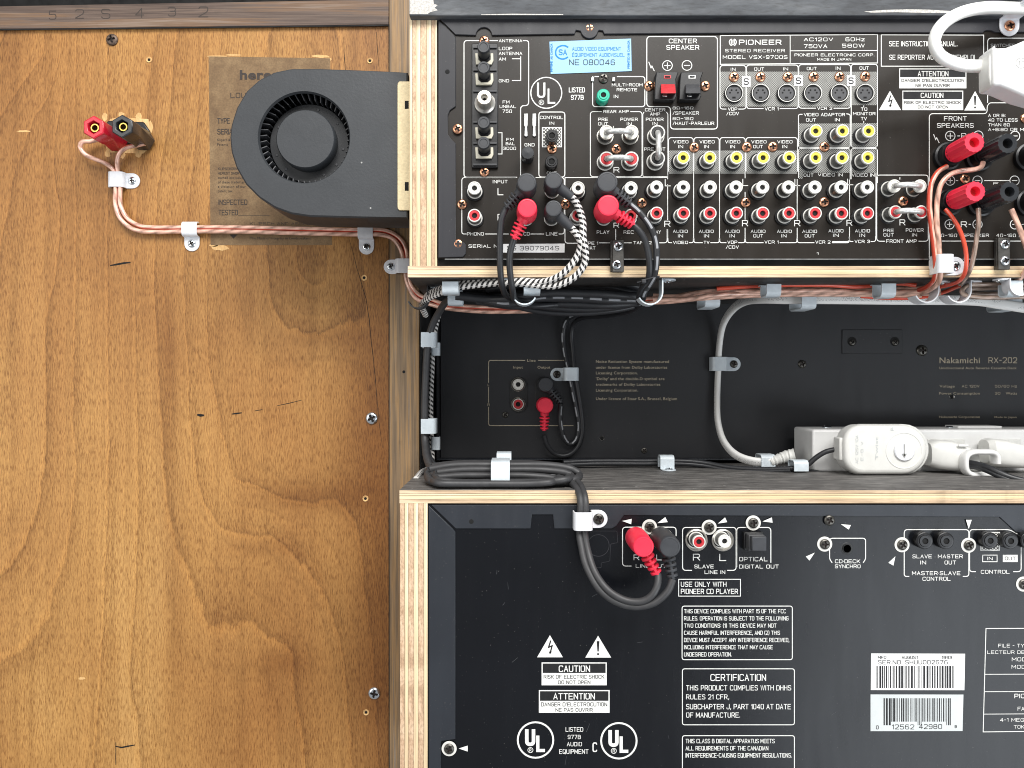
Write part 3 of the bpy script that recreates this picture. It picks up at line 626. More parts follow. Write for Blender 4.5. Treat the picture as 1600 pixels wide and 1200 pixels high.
gw = MB(); gw.add([P(326,88,PD+.16),P(516,91,PD+.16),P(519,383,PD+.16),P(329,383,PD+.16)], [(0,1,2,3)])
gw.add([P(326,88,PD+.16),P(516,91,PD+.16),P(519,383,PD+.16),P(329,383,PD+.16),P(326,88,PD),P(516,91,PD),P(519,383,PD),P(329,383,PD)], [(0,1,5,4),(1,2,6,5),(2,3,7,6),(3,0,4,7)])
build('paper_label', gw, mt['kraft'], spk)
LB = (320,80,3.754)   # zoom frame of the label
pr = Print(spk, LB, PD+.18, 'brown_ink')
pr.t('heresy', 205, 480, 110, 166, .035); pr.t('LOUDSPEAKER', 150, 500, 243, 274, .012); pr.t('TYPE', 73, 147, 392, 424, .03); pr.t('SERIAL', 73, 182, 455, 488, .03)
pr.t('Klipsch &', 73, 150, 512, 527, 0); pr.t('Patents', 73, 135, 540, 554, 0)
for i, (t, e) in enumerate((('KLIPSCHORN', 190), ('HERESY SHORTHORN', 260), ('owned exclusively', 240), ('of these trademarks', 250), ('a violation of our', 240), ('patent law.', 165))): pr.t(t, 77, e, 682+i*26, 697+i*26, 0)
pr.t('INSPECTED', 80, 249, 870, 901, .012); pr.t('TESTED', 80, 194, 930, 962, .012); pr.line([(195,963),(380,963)], 2)
pr.t('KLIPSCH AND ASSOCIATES', 265, 720, 1003, 1020, .01); pr.t('The Mark of Integrity in Loudspeakers', 265, 620, 1090, 1104, 0)
pr.poly([(145,1075),(192,1075),(168,1100)]); pr.done()
# hex binding posts on their cup
cup = MB(); cup.pprism([(168,188),(224,190),(234,205),(226,222),(190,226),(166,222),(158,206)], PD, PD+2.2); build('terminal_cup', cup, mt['jackdark'], spk, bevel=.8)
def hexpost(px, py, mat, label):
    t = P(px, py, SD+28); mb = MB(); r = 7.5
    def ringpts(rr, d, n=6, rot=R(30)): return [(rr*math.cos(2*math.pi*i/n+rot), d, rr*math.sin(2*math.pi*i/n+rot)) for i in range(n)]
    rings = [ringpts(r*.98, -28, 6, 0), ringpts(r*.95, -12, 6, R(30)), ringpts(r, -11), ringpts(r, -.6), ringpts(r*.93, 0), ringpts(r*.56, 0), ringpts(r*.54, -6)]
    vs = sum(rings, []); fs = [(k*6+i, k*6+(i+1) % 6, (k+1)*6+(i+1) % 6, (k+1)*6+i) for k in range(6) for i in range(6)]+[tuple(range(36, 42))]
    mb.add(vs, fs); o = put('binding_post', mb.mesh('binding_post'), mt[mat], spk, t, bevel=.5); o['label'] = label
    g = MB(); g.lathe([(2.6,-6),(2.6,-1.5),(1.9,-1.5),(1.9,-5.5)], n=20); put('socket', g.mesh('socket'), mt['brass'], o, t)
    g = MB(); g.cap(1.9, -4.5, n=16); put('socket_hole', g.mesh('h', False), mt['hole'], o, t)
hexpost(146, 198.5, 'postred', 'red hexagonal binding post'); hexpost(190.5, 197, 'postblack', 'black hexagonal binding post')

# ------------------------------------------------------------------ rack of plywood round the equipment
rack = empty('equipment_rack', P(1000, 776, 0), 'pale plywood rack with dark grey shelves holding the three audio components', 'rack')
def plied(name, x0, x1, z0, z1, d0, vertical, cuts, mats, core):
    """board whose front edge shows its plies, each a piece of its own"""
    c = MB(); c.box(x0+.15, x1-.15, d0, -.6, z0+.15, z1-.15); root = build(name, c, mt[core], rack)
    tot = (x1-x0) if vertical else (z1-z0)
    for i, (a, b) in enumerate(zip(cuts[:-1], cuts[1:])):
        m = MB(); f = random.uniform(-.12, .12); g = .09
        if vertical: m.box(x0+tot*a+(g if a else 0), x0+tot*b-(g if b < 1 else 0), -14, f, z0, z1)
        else: m.box(x0, x1, -14, f, z1-tot*b+(g if b < 1 else 0), z1-tot*a-(g if a else 0))
        build('ply', m, mt[mats[i]], root)
    return root
def X(px, d=0): return P(px, 0, d)[0]
def Z(py, d=0): return P(0, py, d)[2]
plied('side_panel', X(640), X(682.6), Z(416), Z(27), -84, True, (0,.1,.24,.40,.62,.80,.93,1), ['ply_a_v','ply_b_v','ply_a_v','ply_b_v','ply_a_v','ply_b_v','ply_a_v'], 'glue')
plied('side_panel', X(625.2), X(668), Z(1262), Z(786.5), -200, True, (0,.16,.30,.50,.66,.86,1), ['ply_b_v','ply_a_v','ply_b_v','ply_a_v','ply_b_v','ply_a_v'], 'glue')
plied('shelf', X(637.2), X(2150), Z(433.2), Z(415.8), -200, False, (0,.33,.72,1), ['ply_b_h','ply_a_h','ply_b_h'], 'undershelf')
plied('shelf', X(624.2), X(2150), Z(786.3), Z(766.2), -200, False, (0,.26,.40,.68,1), ['ply_b_h','ply_a_h','ply_a_h','ply_b_h'], 'shelf')
# shelf faces: grey top of the lower shelf, dark underside of the upper one
m = MB(); m.box(X(624.6), X(2150), -199, -.3, Z(766.2)+.02, Z(766.2)+.35); build('shelf_top_face', m, mt['shelf'], rack)
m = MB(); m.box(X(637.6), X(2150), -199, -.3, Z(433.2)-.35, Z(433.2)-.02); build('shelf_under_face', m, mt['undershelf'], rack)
m = MB(); m.box(P(655.5,0,SD)[0]+.1, P(655.5,0,SD)[0]+1, -200, SD-1.5, Z(766)+.6, Z(433)-.6); build('dark_side_sheet', m, mt['gap'], rack)  # added near-black sheet that paints the strip beside the deck dark
m = MB(); m.box(P(655.5,0,SD)[0]+1, X(2150), -215, -202, Z(766), Z(433)); build('back_light_block', m, mt['gap'], rack)  # black backing added behind the bay to block light
m = MB(); m.box(X(639.5, 5), X(2150, 5), -60, 5, Z(24.5, 5), Z(-60, 5)); tb = build('top_board', m, mt['topboard'], rack, bevel=.6)
ch = MB()
ch.add([P(*q, 5.08) for q in ((640,-6),(676,-6),(678,6),(684,8),(679,12),(684,16),(672,19),(668,22),(640,22))], [tuple(range(9))])
ch.add([P(*q, 5.08) for q in ((1350,18),(1380,15.5),(1420,14.5),(1450,15),(1500,18),(1498,20.5),(1440,20),(1400,19),(1362,19.8))], [tuple(range(9))])
ch.add([P(*q, 5.08) for q in ((752,22.4),(800,21.4),(880,22.2),(880,23.4),(752,23.4))], [tuple(range(5))])
pieces('chipped_paint', ch, 'chip', tb)
for k in range(7):
    pass
m = MB()
for k in range(26):
    x = random.uniform(640, 1600); z = random.choice(((Z(433.2), -.42), (Z(766.2), .42)))
    d = random.uniform(-20, -1); a = random.uniform(.4, 1.6); zz = z[0]+z[1]
    xx = X(x); m.add([(xx,d,zz),(xx+a,d+.3,zz),(xx+a*1.2,d+.9,zz),(xx+.2,d+.7,zz)], [(0,1,2,3)])
tag(build('splinter_marks', m, mt['chip'], rack, recalc=False), kind='stuff')

# ------------------------------------------------------------------ blower fan at the left of the rack
FD = -12.0
fan = empty('blower_fan', P(475, 216, FD), 'black plastic blower fan in front of the kraft label, mounted on the plywood side', 'fan')
outl = [(455,107),(430,112),(405,124),(385,142),(370,167),(361,195),(359,214),(361,237),(369,262),(384,288),(405,309),(430,325),(455,334),(485,338.5),(560,340),(637,341),(637,113),(618,111.5),(560,109),(500,107)]
cx, cy, r0 = 475, 214.5, 70
def hit(a):
    dx, dy = math.cos(a), math.sin(a); best = 1e9; n = len(outl)
    for i in range(n):
        x1, y1 = outl[i]; x2, y2 = outl[(i+1) % n]; ex, ey = x2-x1, y2-y1; den = dx*ey-dy*ex
        if abs(den) < 1e-9: continue
        t = ((x1-cx)*ey-(y1-cy)*ex)/den; u = ((x1-cx)*dy-(y1-cy)*dx)/den
        if t > 0 and -1e-6 <= u <= 1+1e-6: best = min(best, t)
    return best
angs = sorted([2*math.pi*i/120 for i in range(120)]+[math.atan2(y-cy, x-cx) % (2*math.pi) for x, y in outl[13:]])
mb = MB(); n = len(angs); vs = []; k = 6
for a in angs:
    h = hit(a); ca, sa = math.cos(a), math.sin(a); o_ = P(cx+h*ca, cy+h*sa, FD); i_ = P(cx+r0*ca, cy+r0*sa, FD); c_ = P(cx, cy, FD)
    il = math.hypot(i_[0]-c_[0], i_[2]-c_[2]); ux, uz = (i_[0]-c_[0])/il, (i_[2]-c_[2])/il
    vs += [(c_[0]+ux*(il+1.2), FD-4, c_[2]+uz*(il+1.2)), (c_[0]+ux*il, FD-1.5, c_[2]+uz*il), (c_[0]+ux*(il+.8), FD, c_[2]+uz*(il+.8)), (o_[0]-ux*.9, FD, o_[2]-uz*.9), (o_[0], FD-.9, o_[2]), (o_[0], FD-27, o_[2])]
fs = [(i*k+j, i*k+j+1, ((i+1) % n)*k+j+1, ((i+1) % n)*k+j) for i in range(n) for j in range(k-1)]
mb.add(vs, fs); mb.add([(v[0], FD-27, v[2]) for v in vs[5::6]], [tuple(range(n))])
build('housing', mb, mt['fan'], fan)
c_ = P(cx, cy, FD); q = mm(1, FD)
im = MB(); im.cap(31, -18, n=48); im.lathe([(23.2,-17),(23.2,-11.5),(22.8,-11),(16,-11)], n=64); imp = put('impeller', im.mesh('impeller'), mt['fan_dark'], fan, (c_[0], FD, c_[2]))
hb = MB(); hb.lathe([(16.9,-12),(16.9,-3.4),(16.3,-2.6),(0.01,-2.5)], n=64); put('hub', hb.mesh('hub'), mt['fan'], fan, (c_[0], FD, c_[2]))
bl = MB(); bl.add([(23.3,-17,-.35),(29,-17,1.6),(29,-4.5,1.6),(23.3,-6,-.35),(23.3,-17,.15),(29,-17,2.1),(29,-4.5,2.1),(23.3,-6,.15)], [(0,1,2,3),(4,7,6,5),(0,4,5,1),(1,5,6,2),(2,6,7,3),(3,7,4,0)]); blm = bl.mesh('blade')
for i in range(46): put('blade', blm, mt['svface'], imp, (c_[0], FD, c_[2]), roll=2*math.pi*i/46)
dt = MB(); dt.lathe([(.9,0),(.7,.35),(0.01,.4)], n=10); dtm = dt.mesh('balance_dot')
for a in (75, 35, -10, -65, 152, 228, 200, -38): put('balance_dot', dtm, mt['svface'], imp, (c_[0]+20.2*math.cos(R(a)), FD-11, c_[2]+20.2*math.sin(R(a))))
m = MB(); m.pprism([(640,127),(624,127),(621.5,129.5),(621,133),(621,322),(621.5,326),(624,328.5),(640,328.5)], FD-.3, FD+.9); br = build('mounting_plate', m, mt['tan'], fan, bevel=.25)
for y0, y1 in ((157.5,170), (284.5,298)): build('slot', MB().pbox(632.5, y0, 638.5, y1, FD+.8, FD+1.0), mt['hole'], br)
for x, y in ((565,254),(579,325),(345,-1)):
    if y > 0: m = MB(); m.cap(.5, 0, n=8); put('dust_speck', m.mesh('s', False), mt['inkgrey'], fan, P(x, y, FD+.05))
# ------------------------------------------------------------------ stereo receiver
rec = empty('stereo_receiver', P(1150, 405, 0), 'black stereo receiver with rows of white, red and yellow sockets on the top shelf', 'receiver')
m = MB(); m.box(X(684.5), X(2150), -320, 0, Z(404), Z(29)); build('rear_panel', m, mt['panel'], rec)
arc = lambda cx, cy, r, a0, a1, n=8: [(cx+r*math.cos(R(a0+(a1-a0)*i/n)), cy+r*math.sin(R(a0+(a1-a0)*i/n))) for i in range(n+1)]
m = MB(); m.pprism([(687,29),(1700,29),(1700,49.5),(1555,50),(1549,47),(1540,47),(1536,51),(1300,50.5),(944,53),(942,48),(936,47)]+arc(921,46,14,10,170)+[(900,47),(898,53)]+arc(756,55,12.5,0,-180)+[(711.5,54)], -.4, 1.1); build('case_lip', m, mt['rim'], rec, bevel=.3)
m = MB(); m.pprism([(685,31),(709.5,55),(712,59),(712,166),(703,172),(700,180),(700,210),(706,218),(712,224),(712,376),(724,378),(728,382),(728,396),(723,401.5),(684.8,402.5)], -.4, 1.1); build('case_lip', m, mt['rim'], rec, bevel=.3)
m = MB(); m.pbox(695, 404.2, 1700, 405.6, -.5, .8); build('lower_edge', m, mt['silver'], rec)
m = MB(); m.box(X(683.5), X(2150), -60, -2.5, Z(415.6), Z(404.1)); build('foot_gap_shade', m, mt['hole'], rec)  # near-black filler painting the shade under the receiver
h = MB(); h.cap(1.3, 0, n=14); put('vent_hole', h.mesh('hole', False), mt['hole'], rec, P(699,112,1.15))
build('slot_line', MB().pbox(895, 30, 947, 31.2, 1.05, 1.2), mt['hole'], rec)
for x, y in ((921,44.6),(756.5,64),(715,201.5),(757,268.5),(722,319.5),(716,381.5),(862.5,232.5),(963,233),(883.5,319),(1003,317),(1014,134.5),(1101.5,134.5),
             (1146.5,120.5),(1188,120.5),(1230.5,120.5),(1271,120),(1311.5,120),(1351.5,119.5),(1084.5,230.5),(1166.5,230),(1207,229.5),(1288,229.5),(1165,316.5),(1287.5,316),(1411,314.5),(1507.5,279.5),(1602,185)):
    screw(rec, P(x, y, .1 if x > 717 or y > 300 else 1.1), 2.75, 'copper')

def lathed(prof, n=28): return MB().lathe(prof, n=n)
J = {}
J['base'] = lathed([(4.9,-9),(4.9,-8),(4.4,-7.6),(3.9,-7.6)]).mesh('jack_base')
J['barrel'] = lathed([(3.9,-9),(3.9,-7.2),(4.15,-7.2),(4.15,-6.7),(3.62,-6.7),(3.62,-.3),(3.4,0),(2.95,0),(2.9,-.5),(2.9,-2)]).mesh('barrel')
J['ins'] = lathed([(2.88,-2),(2.88,-.35),(2.7,-.2),(1.55,-.2),(1.4,-.5),(1.4,-5),(.01,-5)]).mesh('insulator')
J['bore'] = MB().cap(1.42, -1.1, n=16).mesh('contact', False)  # near-black disc, paints the darkness inside the socket bore
J['insd'] = {}
def rca(root, px, py, col, d=9.0, ring='ringw', sc=1.0):
    t = P(px, py, d)
    o = put('rca_socket', J.setdefault('barrel_'+ring, J['barrel'].copy()), [mt[ring]], root, t)
    o.scale = (sc, 1, sc)
    o.rotation_euler = (random.uniform(-.03,.03), random.uniform(-3,3), random.uniform(-.03,.03))
    put('insulator', J.setdefault('ins_'+col, J['ins'].copy()), mt[col], o, t)
    put('contact', J['bore'], mt['hole'], o, t); put('jack_base', J['base'], mt['jackdark'], o, t)
    s2 = lathed([(3.64,-6.6),(3.64,-1.0)]).mesh('sleeve') if 'sleeve' not in J else J['sleeve']; J['sleeve'] = s2
    put('sleeve', s2, mt['sleeve'], o, t)
    return o
for x in (741.3,903.4,986,1026.2,1068,1110,1150.5,1192,1232.5,1273.8,1315,1355.8): rca(rec, x, 293.5 if x < 1000 else 292.2, 'white')
for x in (741.3,902.6,986,1026.3,1068.2,1109.5,1151,1192.2,1233.4,1274,1315.3,1356): rca(rec, x, 336.5 if x < 1000 else 333, 'redins')
for x in (1067.8,1109.3,1151.2,1192.8,1233.7,1275.2,1316.2,1356.5): rca(rec, x, 246, 'yellow')
for x in (1275.2,1317,1357.8): rca(rec, x, 204.3, 'yellow')
for x in (948,986.5): rca(rec, x, 206.5, 'white', 7, 'bright', 1.12); rca(rec, x, 248, 'redins', 7, 'ringw', 1.12)
for y in (207, 247): rca(rec, 1027.5, y, 'blackins', 7, 'ringw', 1.15)
for x in (1398,1438): rca(rec, x, 290.5, 'white', 8, 'ringw'); rca(rec, x+2, 331, 'redins', 8, 'ringw')
for x, y in ((822.3,294),(822.6,337),(863,294),(863.3,337),(944.6,294),(945,337)): rca(rec, x, y, 'white' if y < 300 else 'redins', 7)
# s-video sockets
sv_o = lathed([(5.3,0),(5.3,1.2),(4.95,1.6)], 36).mesh('svideo_socket'); sv_r = lathed([(4.95,.9),(4.95,1.8),(4.6,1.8),(4.6,.9)], 36).mesh('shell_ring'); sv_g = lathed([(4.6,1.0),(4.0,1.0)], 36).mesh('groove')
fc = MB(); fc.lathe([(4.0,.6),(4.0,1.2),(.01,1.2)], n=36); fc = fc.mesh('face'); ph = MB()
for x, z in ((-2.2,.3),(2.2,.3),(-1.3,1.7),(1.3,1.7)): ph.cap(.52, 1.26, (x,0,z), 10)
ph.box(-.9, .9, 1.2, 1.26, -2.9, -1.9); ph.box(-1.7, 1.7, 1.2, 1.27, 3.3, 4.5); ph = ph.mesh('pin_holes', False)
for x, y in ((1145.8,147),(1187.2,147),(1227.8,147),(1268.6,147),(1310,147),(1350,147)):
    c = P(x, y, 0); o = put('svideo_socket', sv_o, mt['jackdark'], rec, c)
    put('shell_ring', sv_r, mt['ringw'], o, c); put('groove', sv_g, mt['hole'], o, c); put('face', fc, mt['svface'], o, c); put('pin_holes', ph, mt['hole'], o, c)
# minijacks and remote
def mini(root, px, py, mat='jackdark', r=4.3, d=3.0, hole=1.8, name='minijack_socket'):
    k = ('mini', r, d, hole)
    if k not in J: J[k] = lathed([(r,-d),(r,-.8),(r*.9,-.5),(r*.72,-.5),(r*.66,0),(hole,0),(hole,-2.5)]).mesh(name); J[(k, 'h')] = MB().cap(hole+.02, -.6, n=16).mesh('socket_hole', False)
    o = put(name, J[k].copy(), mt[mat], root, P(px, py, d)); put('socket_hole', J[(k, 'h')], mt['hole'], o, P(px, py, d)); return o
mini(rec, 862.5, 211.5, r=3.5, d=6, hole=1.7); mini(rec, 862, 252, r=3.5, d=6, hole=1.7)
o = mini(rec, 943, 148, 'green', 3.5, 7.0, 1.5, 'remote_socket')
screw(rec, P(943, 122.5, .2), 2.7, 'blackscrew')
for x in (923.5, 956.5): build('contact_tab', MB().pbox(x,120,x+5,127,0,1.0), mt['silver'], rec, bevel=.3)
# antenna terminal block
m = MB(); m.pbox(737, 67.5, 778, 262, 0, 2.0); blk = build('antenna_block', m, mt['jackdark'], rec, bevel=.4)
for y in (73, 108.5, 141.5, 190, 223, 256.5): build('block_rib', MB().pbox(739.5, y-1, 776, y+1.6, 2.0, 3.0), mt['svface'], blk)
kn = lathed([(3.0,0),(3.2,1.0),(3.2,6),(3.4,6.4),(3.4,8.6),(3.0,9.2),(2.2,9.2),(2.0,8.9),(.01,8.9)], 28).mesh('terminal_knob')
for y in (81, 112.5, 196.8, 228):
    c = P(756.6, y+3.5, 2.2); o = put('terminal_knob', kn, mt['plug_black'], rec, c)
    u = MB(); yy = y+10
    u.pprism([(742.5,yy-8),(746.5,yy-8),(747.5,yy+2),(752,yy+6),(762,yy+6),(766.5,yy+2),(766.5,yy-8),(770.5,yy-8),(771,yy+3),(768,yy+9.5),(743.5,yy+9.5)], 2.0, 3.4)
    build('clamp_plate', u, mt['beige'], o, bevel=.2)
c = P(756.8, 160, 0); o = put('coax_socket', lathed([(5.7,2),(5.7,3.4),(4.4,4.2),(4.1,5.0),(4.1,11),(3.7,11.6),(1.9,11.6),(1.7,11),(1.7,8),(.01,8)], 28).mesh('coax_socket'), mt['bright'], rec, P(756.8+1.2, 160+4.5, 0))
put('socket_hole', MB().cap(1.0, 8.1, n=12).mesh('h', False), mt['hole'], o, P(758, 164.5, 0))
# ground post and spring slots
def knurl(r, d0, d1, n=36, amp=.25, hole=0, depth=6):
    mb = MB(); vs = []; N_ = n*2
    prof = [(r*.98, d0, 0), (r, d0+.4, 1), (r, d1-.5, 1), (r*.95, d1, .6)]
    if hole: prof += [(hole+.15, d1, 0), (hole, d1-.4, 0), (hole, d1-depth, 0), (.01, d1-depth, 0)]
    else: prof += [(r*.8, d1, 0), (.01, d1+.1, 0)]
    for i in range(N_):
        a = 2*math.pi*i/N_
        for rr, d, k in prof: q = rr-(amp*k if i % 2 else 0); vs.append((q*math.cos(a), d, q*math.sin(a)))
    k = len(prof); mb.add(vs, [(i*k+q, i*k+q+1, ((i+1) % N_)*k+q+1, ((i+1) % N_)*k+q) for i in range(N_) for q in range(k-1)]); return mb
put('ground_post', knurl(3.5, 0, 9, 20).mesh('ground_post'), mt['postblack'], rec, P(824, 246.5, 0))
for x in (822, 835): build('ground_spring', MB().pprism([(x-3.5,177),(x+3,177),(x+3,196),(x+2,198),(x+3,212),(x,214),(x-3,212),(x-2,198),(x-3.5,196)], 0, .9), mt['silver'], rec, bevel=.3)
# centre speaker clamps
for x0, mat, lab in ((1023.5, 'redins', 'red lever'), (1062, 'svface', 'black lever')):
    m = MB(); m.pprism([(x0+2,112),(x0+37,112),(x0+33,124),(x0+34,150),(x0+31,156),(x0-1,156),(x0,126)], 0, 5); o = build('spring_terminal', m, mt['jackdark'], rec, bevel=.5)
    w_ = build('wire_slot', MB().pbox(x0+14, 117.5, x0+25, 122.5, 5.0, 5.25), mt['redins' if mat == 'redins' else 'silver'], o); build('wire_hole', MB().pbox(x0+15.5, 118.8, x0+23.5, 121.3, 5.2, 5.35), mt['hole'], o)
    l = MB(); a = [P(x0+9, 131.5, 6), P(x0+31, 131.5, 6), P(x0+33, 145.5, 11), P(x0+9, 145.5, 11), P(x0+9, 147, 5), P(x0+32, 147, 5), P(x0+31, 131.5, 5), P(x0+9, 131.5, 5)]
    l.add(a, [(0,1,2,3),(3,2,5,4),(0,3,4,7),(1,6,5,2),(0,7,6,1),(4,5,6,7)]); q = build('lever', l, mt[mat], o, bevel=.4); q['label'] = lab
    build('contact_tongue', MB().pbox(x0+12, 147.5, x0+19, 151, 5, 5.6), mt['silver'], o, bevel=.2)
# binding posts at the right
bp = {'postred': knurl(5.45, -17, 0, 15, .6, 2.5).mesh('binding_post'), 'postblack': knurl(5.45, -17, 0, 15, .6, 2.5).mesh('binding_post')}
bb = lathed([(7.6,-25),(7.6,-22.5),(6.6,-22),(6.2,-20),(6.2,-18),(5.0,-18),(5.0,-16)], 32).mesh('post_base')
for x, y, mat in ((1522.5,222.5,'postred'),(1524,299,'postred'),(1574.5,224,'postblack'),(1577.5,299.5,'postblack'),(1656,224,'postblack'),(1658,299.5,'postblack')):
    t = P(x, y, 25); o = put('binding_post', bp[mat], mt['plug_red' if mat == 'postred' else 'postblack'], rec, t); put('post_base', bb, mt['jackdark'], o, t)
    o['label'] = ('red' if mat == 'postred' else 'black')+' knurled binding post'
    put('socket_hole', MB().cap(2.62, -4, n=20).mesh('h', False), mt['hole'] if mat == 'postblack' else mt['redins'], o, t)

# receiver print
p = Print(rec, Z3)
p.t('ANTENNA',497,680,207,230).t('LOOP',497,602,266,292).t('ANTENNA',497,680,305,330).t('AM',497,552,349,374).t('GND',497,577,519,543)
p.t('FM',527,580,685,709).t('UNBAL',503,632,720,744).t('75Ω',525,600,756,781).t('FM',556,612,978,1000).t('BAL',551,622,1011,1034).t('300Ω',530,632,1047,1071).t('GND',698,776,1018,1044)
p.line([(345,217),(225,217),(225,1285),(640,1285)],7,25).line([(425,217),(490,217)],7).line([(685,217),(730,217),(730,725),(667,725),(667,1282)],7,30)
p.line([(600,359),(668,359),(668,529),(600,529)],6).line([(668,340),(668,356)],6).line([(490,937),(522,937),(522,1103),(490,1103)],6).done()
p = Print(rec, Z3); p.ul(868,625,121,8,1.0,15).done()
p = Print(rec, Z3); p.t('LISTED',1044,1170,583,622,.02).t('977B',1060,1160,641,680,.02).done()
p = Print(rec, Z3); p.rr(810,775,1013,1283,25,7).t('CONTROL',818,1000,805,830).t('IN',893,930,850,874).t('OUT',872,948,1240,1265)
p.rect(834,893,990,1050,'ink',1).rect(841,900,983,1043,'check',2); p.done()
p = Print(rec, Z3); p.line([(1235,498),(1230,498),(1230,733),(1638,733),(1638,498),(1420,498)],7,25); p.line([(1245,498),(1285,498)],7)
p.t('MULTI-ROOM',1380,1620,551,575).t('REMOTE',1418,1578,589,613).t('IN',1395,1430,640,667).done()
p = Print(rec, Z3); p.t('REAR AMP',1313,1512,760,783).t('PRE',1273,1350,820,845).t('OUT',1273,1350,855,880).t('POWER',1447,1583,820,845).t('IN',1497,1535,855,880)
p.line([(1300,772),(1212,772),(1212,1280),(1616,1280),(1616,772),(1525,772)],6,25).t('R',1393,1440,1205,1248,.02).line([(1393,884),(1393,905)],5).done()
p = Print(rec, Z3); p.line([(630,1287),(208,1287),(208,1728),(245,1728)],6,25).line([(390,1728),(575,1728)],6).line([(745,1728),(850,1728)],6).line([(965,1728),(1008,1728),(1008,1287),(785,1287)],6,25)
p.t('INPUT',450,565,1306,1332).t('L',487,533,1370,1425,.01).t('R',487,538,1572,1622,.01).t('PHONO',248,380,1715,1740).t('CD',690,738,1713,1740).t('LINE',865,955,1713,1740).done()
p = Print(rec, Z3); p.line([(1815,1287),(1020,1287),(1014,1287),(1014,1800),(1135,1800)],6,25).line([(1280,1797),(1535,1797)],6).line([(1410,1690),(1410,1775)],6).t('PLAY',1262,1360,1700,1727).t('REC',1472,1550,1700,1727)
p.t('TAPE 1',1140,1272,1788,1812).t('/DAT',1165,1252,1823,1850).t('TAPE 2',1548,1690,1784,1808).t('R',1393,1437,1640,1680,.02).t('PLAY',1685,1762,1700,1725).line([(1750,1797),(1812,1797),(1812,1690)],6,25).t('SERIAL NO.',260,530,1810,1835).done()
p = Print(rec, Z3, ink='paper')
st = MB(); st.add([P(*p.px(x,y), .25) for x, y in ((532,1806),(1012,1803),(1010,1873),(530,1873))], [(0,1,2,3)]); s_ = build('serial_sticker', st, mt['paper'], rec, recalc=False)
q = Print(s_, Z3, .25, 'dark_ink'); q.t('SG 3907904S',560,968,1822,1856,.0,lay=1).done()
# blue sticker
def quad(pts, d, mat, name, root): mb = MB(); mb.add([P(*c, d) for c in pts]+[P(*c, d-.2) for c in pts], [(0,1,2,3),(0,4,5,1),(1,5,6,2),(2,6,7,3),(3,7,4,0)]); return build(name, mb, mt[mat], root)
s_ = quad([(858.5,65),(986,60.3),(987,111),(860.5,115.5)], .3, 'bluepaper', 'approval_sticker', rec)
q = Print(s_, Z3, .3, 'blue_ink'); q.t('AUDIO VIDEO EQUIPMENT',1070,1453,266,296,.0).t('ÉQUIPEMENT AUDIOVISUEL',1070,1480,314,343,.0)
q.line([(1040,270),(1015,256),(985,256),(955,270),(940,300),(942,330),(962,352),(990,362),(1015,358),(1038,345)],12,10).t('SA',965,1030,285,330,.03).t('IMPRIMÉ AU CANADA',900,918,240,460,0,rot=90).t('PRINTED IN CANADA',1502,1520,215,435,0,rot=90).done()
q = Print(s_, Z3, .3, 'dark_ink'); q.t('NE 080046',1047,1405,364,408,.0).done()
# centre speaker block
p = Print(rec, Z5); p.line([(153,185),(705,185),(705,908),(338,908),(338,733),(153,733)],7,30,True).t('CENTER',325,545,202,238,.022).t('SPEAKER',306,563,252,288,.022)
p.ring(314,412,38,6).ring(467,411,38,6).line([(290,412),(338,412)],6).line([(314,388),(314,409)],6).line([(314,415),(314,436)],6).line([(443,411),(491,411)],6).line([(168,383),(186,430),(193,416),(212,455)],6)
p.t('8Ω~16Ω',355,517,733,754).t('/SPEAKER',355,560,770,796).t('8Ω~16Ω',355,517,815,838).t('/HAUT-PARLEUR',355,680,851,876).done()
p = Print(rec, Z5); p.t('CENTER',139,298,745,770).t('AMP',179,256,779,803).t('POWER',146,284,820,845).t('IN',198,236,853,878).t('PRE OUT',133,298,1052,1078)
p.line([(132,775),(122,790),(122,1280),(318,1280),(318,790),(305,775)],5,14).done()
p = Print(rec, Z5); p.line([(727,178),(1955,170),(1955,392),(727,402)],6,0,True).line([(1273,178),(1273,398)],5).line([(1276,297),(1952,294)],5)
p.t('PIONEER',873,1205,210,250,.035).t('STEREO RECEIVER',765,1232,283,308,.012).t('MODEL VSX-9700S',747,1252,332,360,.02)
p.line([(815,258),(802,245),(797,225),(805,210),(815,205),(812,240),(822,250),(828,250)],7,5).line([(836,258),(848,245),(853,225),(845,210),(835,205),(838,240),(828,250)],7,5).line([(826,210),(826,240)],6)
p.t('AC120V',1380,1608,194,222,.02).t('60Hz',1705,1855,192,222,.02).t('750VA',1380,1563,246,276,.02).t('580W',1678,1855,242,271,.02).t('PIONEER ELECTRONIC CORP.',1307,1930,318,340,.03).t('MADE IN JAPAN',1485,1750,354,374,.02).done()
# s-video row
for x0, y0, x1, y1, a, b in ((725,412,928,752,775,868), (932,408,1336,748,1065,1192), (1340,405,1745,745,1475,1612)):
    p = Print(rec, Z5); p.line([(a,y1),(x0,y1),(x0,y0),(x1,y0),(x1,y1),(b,y1)],6,25); p.rect(x0+4,460,x1-4,732,'half',1); p.done()
p = Print(rec, Z5); p.t('VDP',787,860,740,765).t('/CDV',775,873,774,800).t('VCR 1',1075,1182,738,763).t('VCR 2',1485,1602,735,758).t('IN',809,846,429,453).t('OUT',992,1070,427,452).t('IN',1219,1257,426,450).t('OUT',1403,1481,423,448).t('IN',1629,1666,420,446).t('OUT',1815,1888,419,445).done()
p = Print(rec, Z5); p.line([(1750,402),(1955,402),(1955,1052),(1750,1052)],6,25,True).rect(1755,460,1951,722,'half').rect(1755,862,1951,1046,'half')
p.t('TO',1825,1875,740,766).t('MONITOR',1764,1940,776,800).t('TV',1825,1872,814,840).line([(1848,723),(1848,736)],5).line([(1848,845),(1848,860)],5).done()
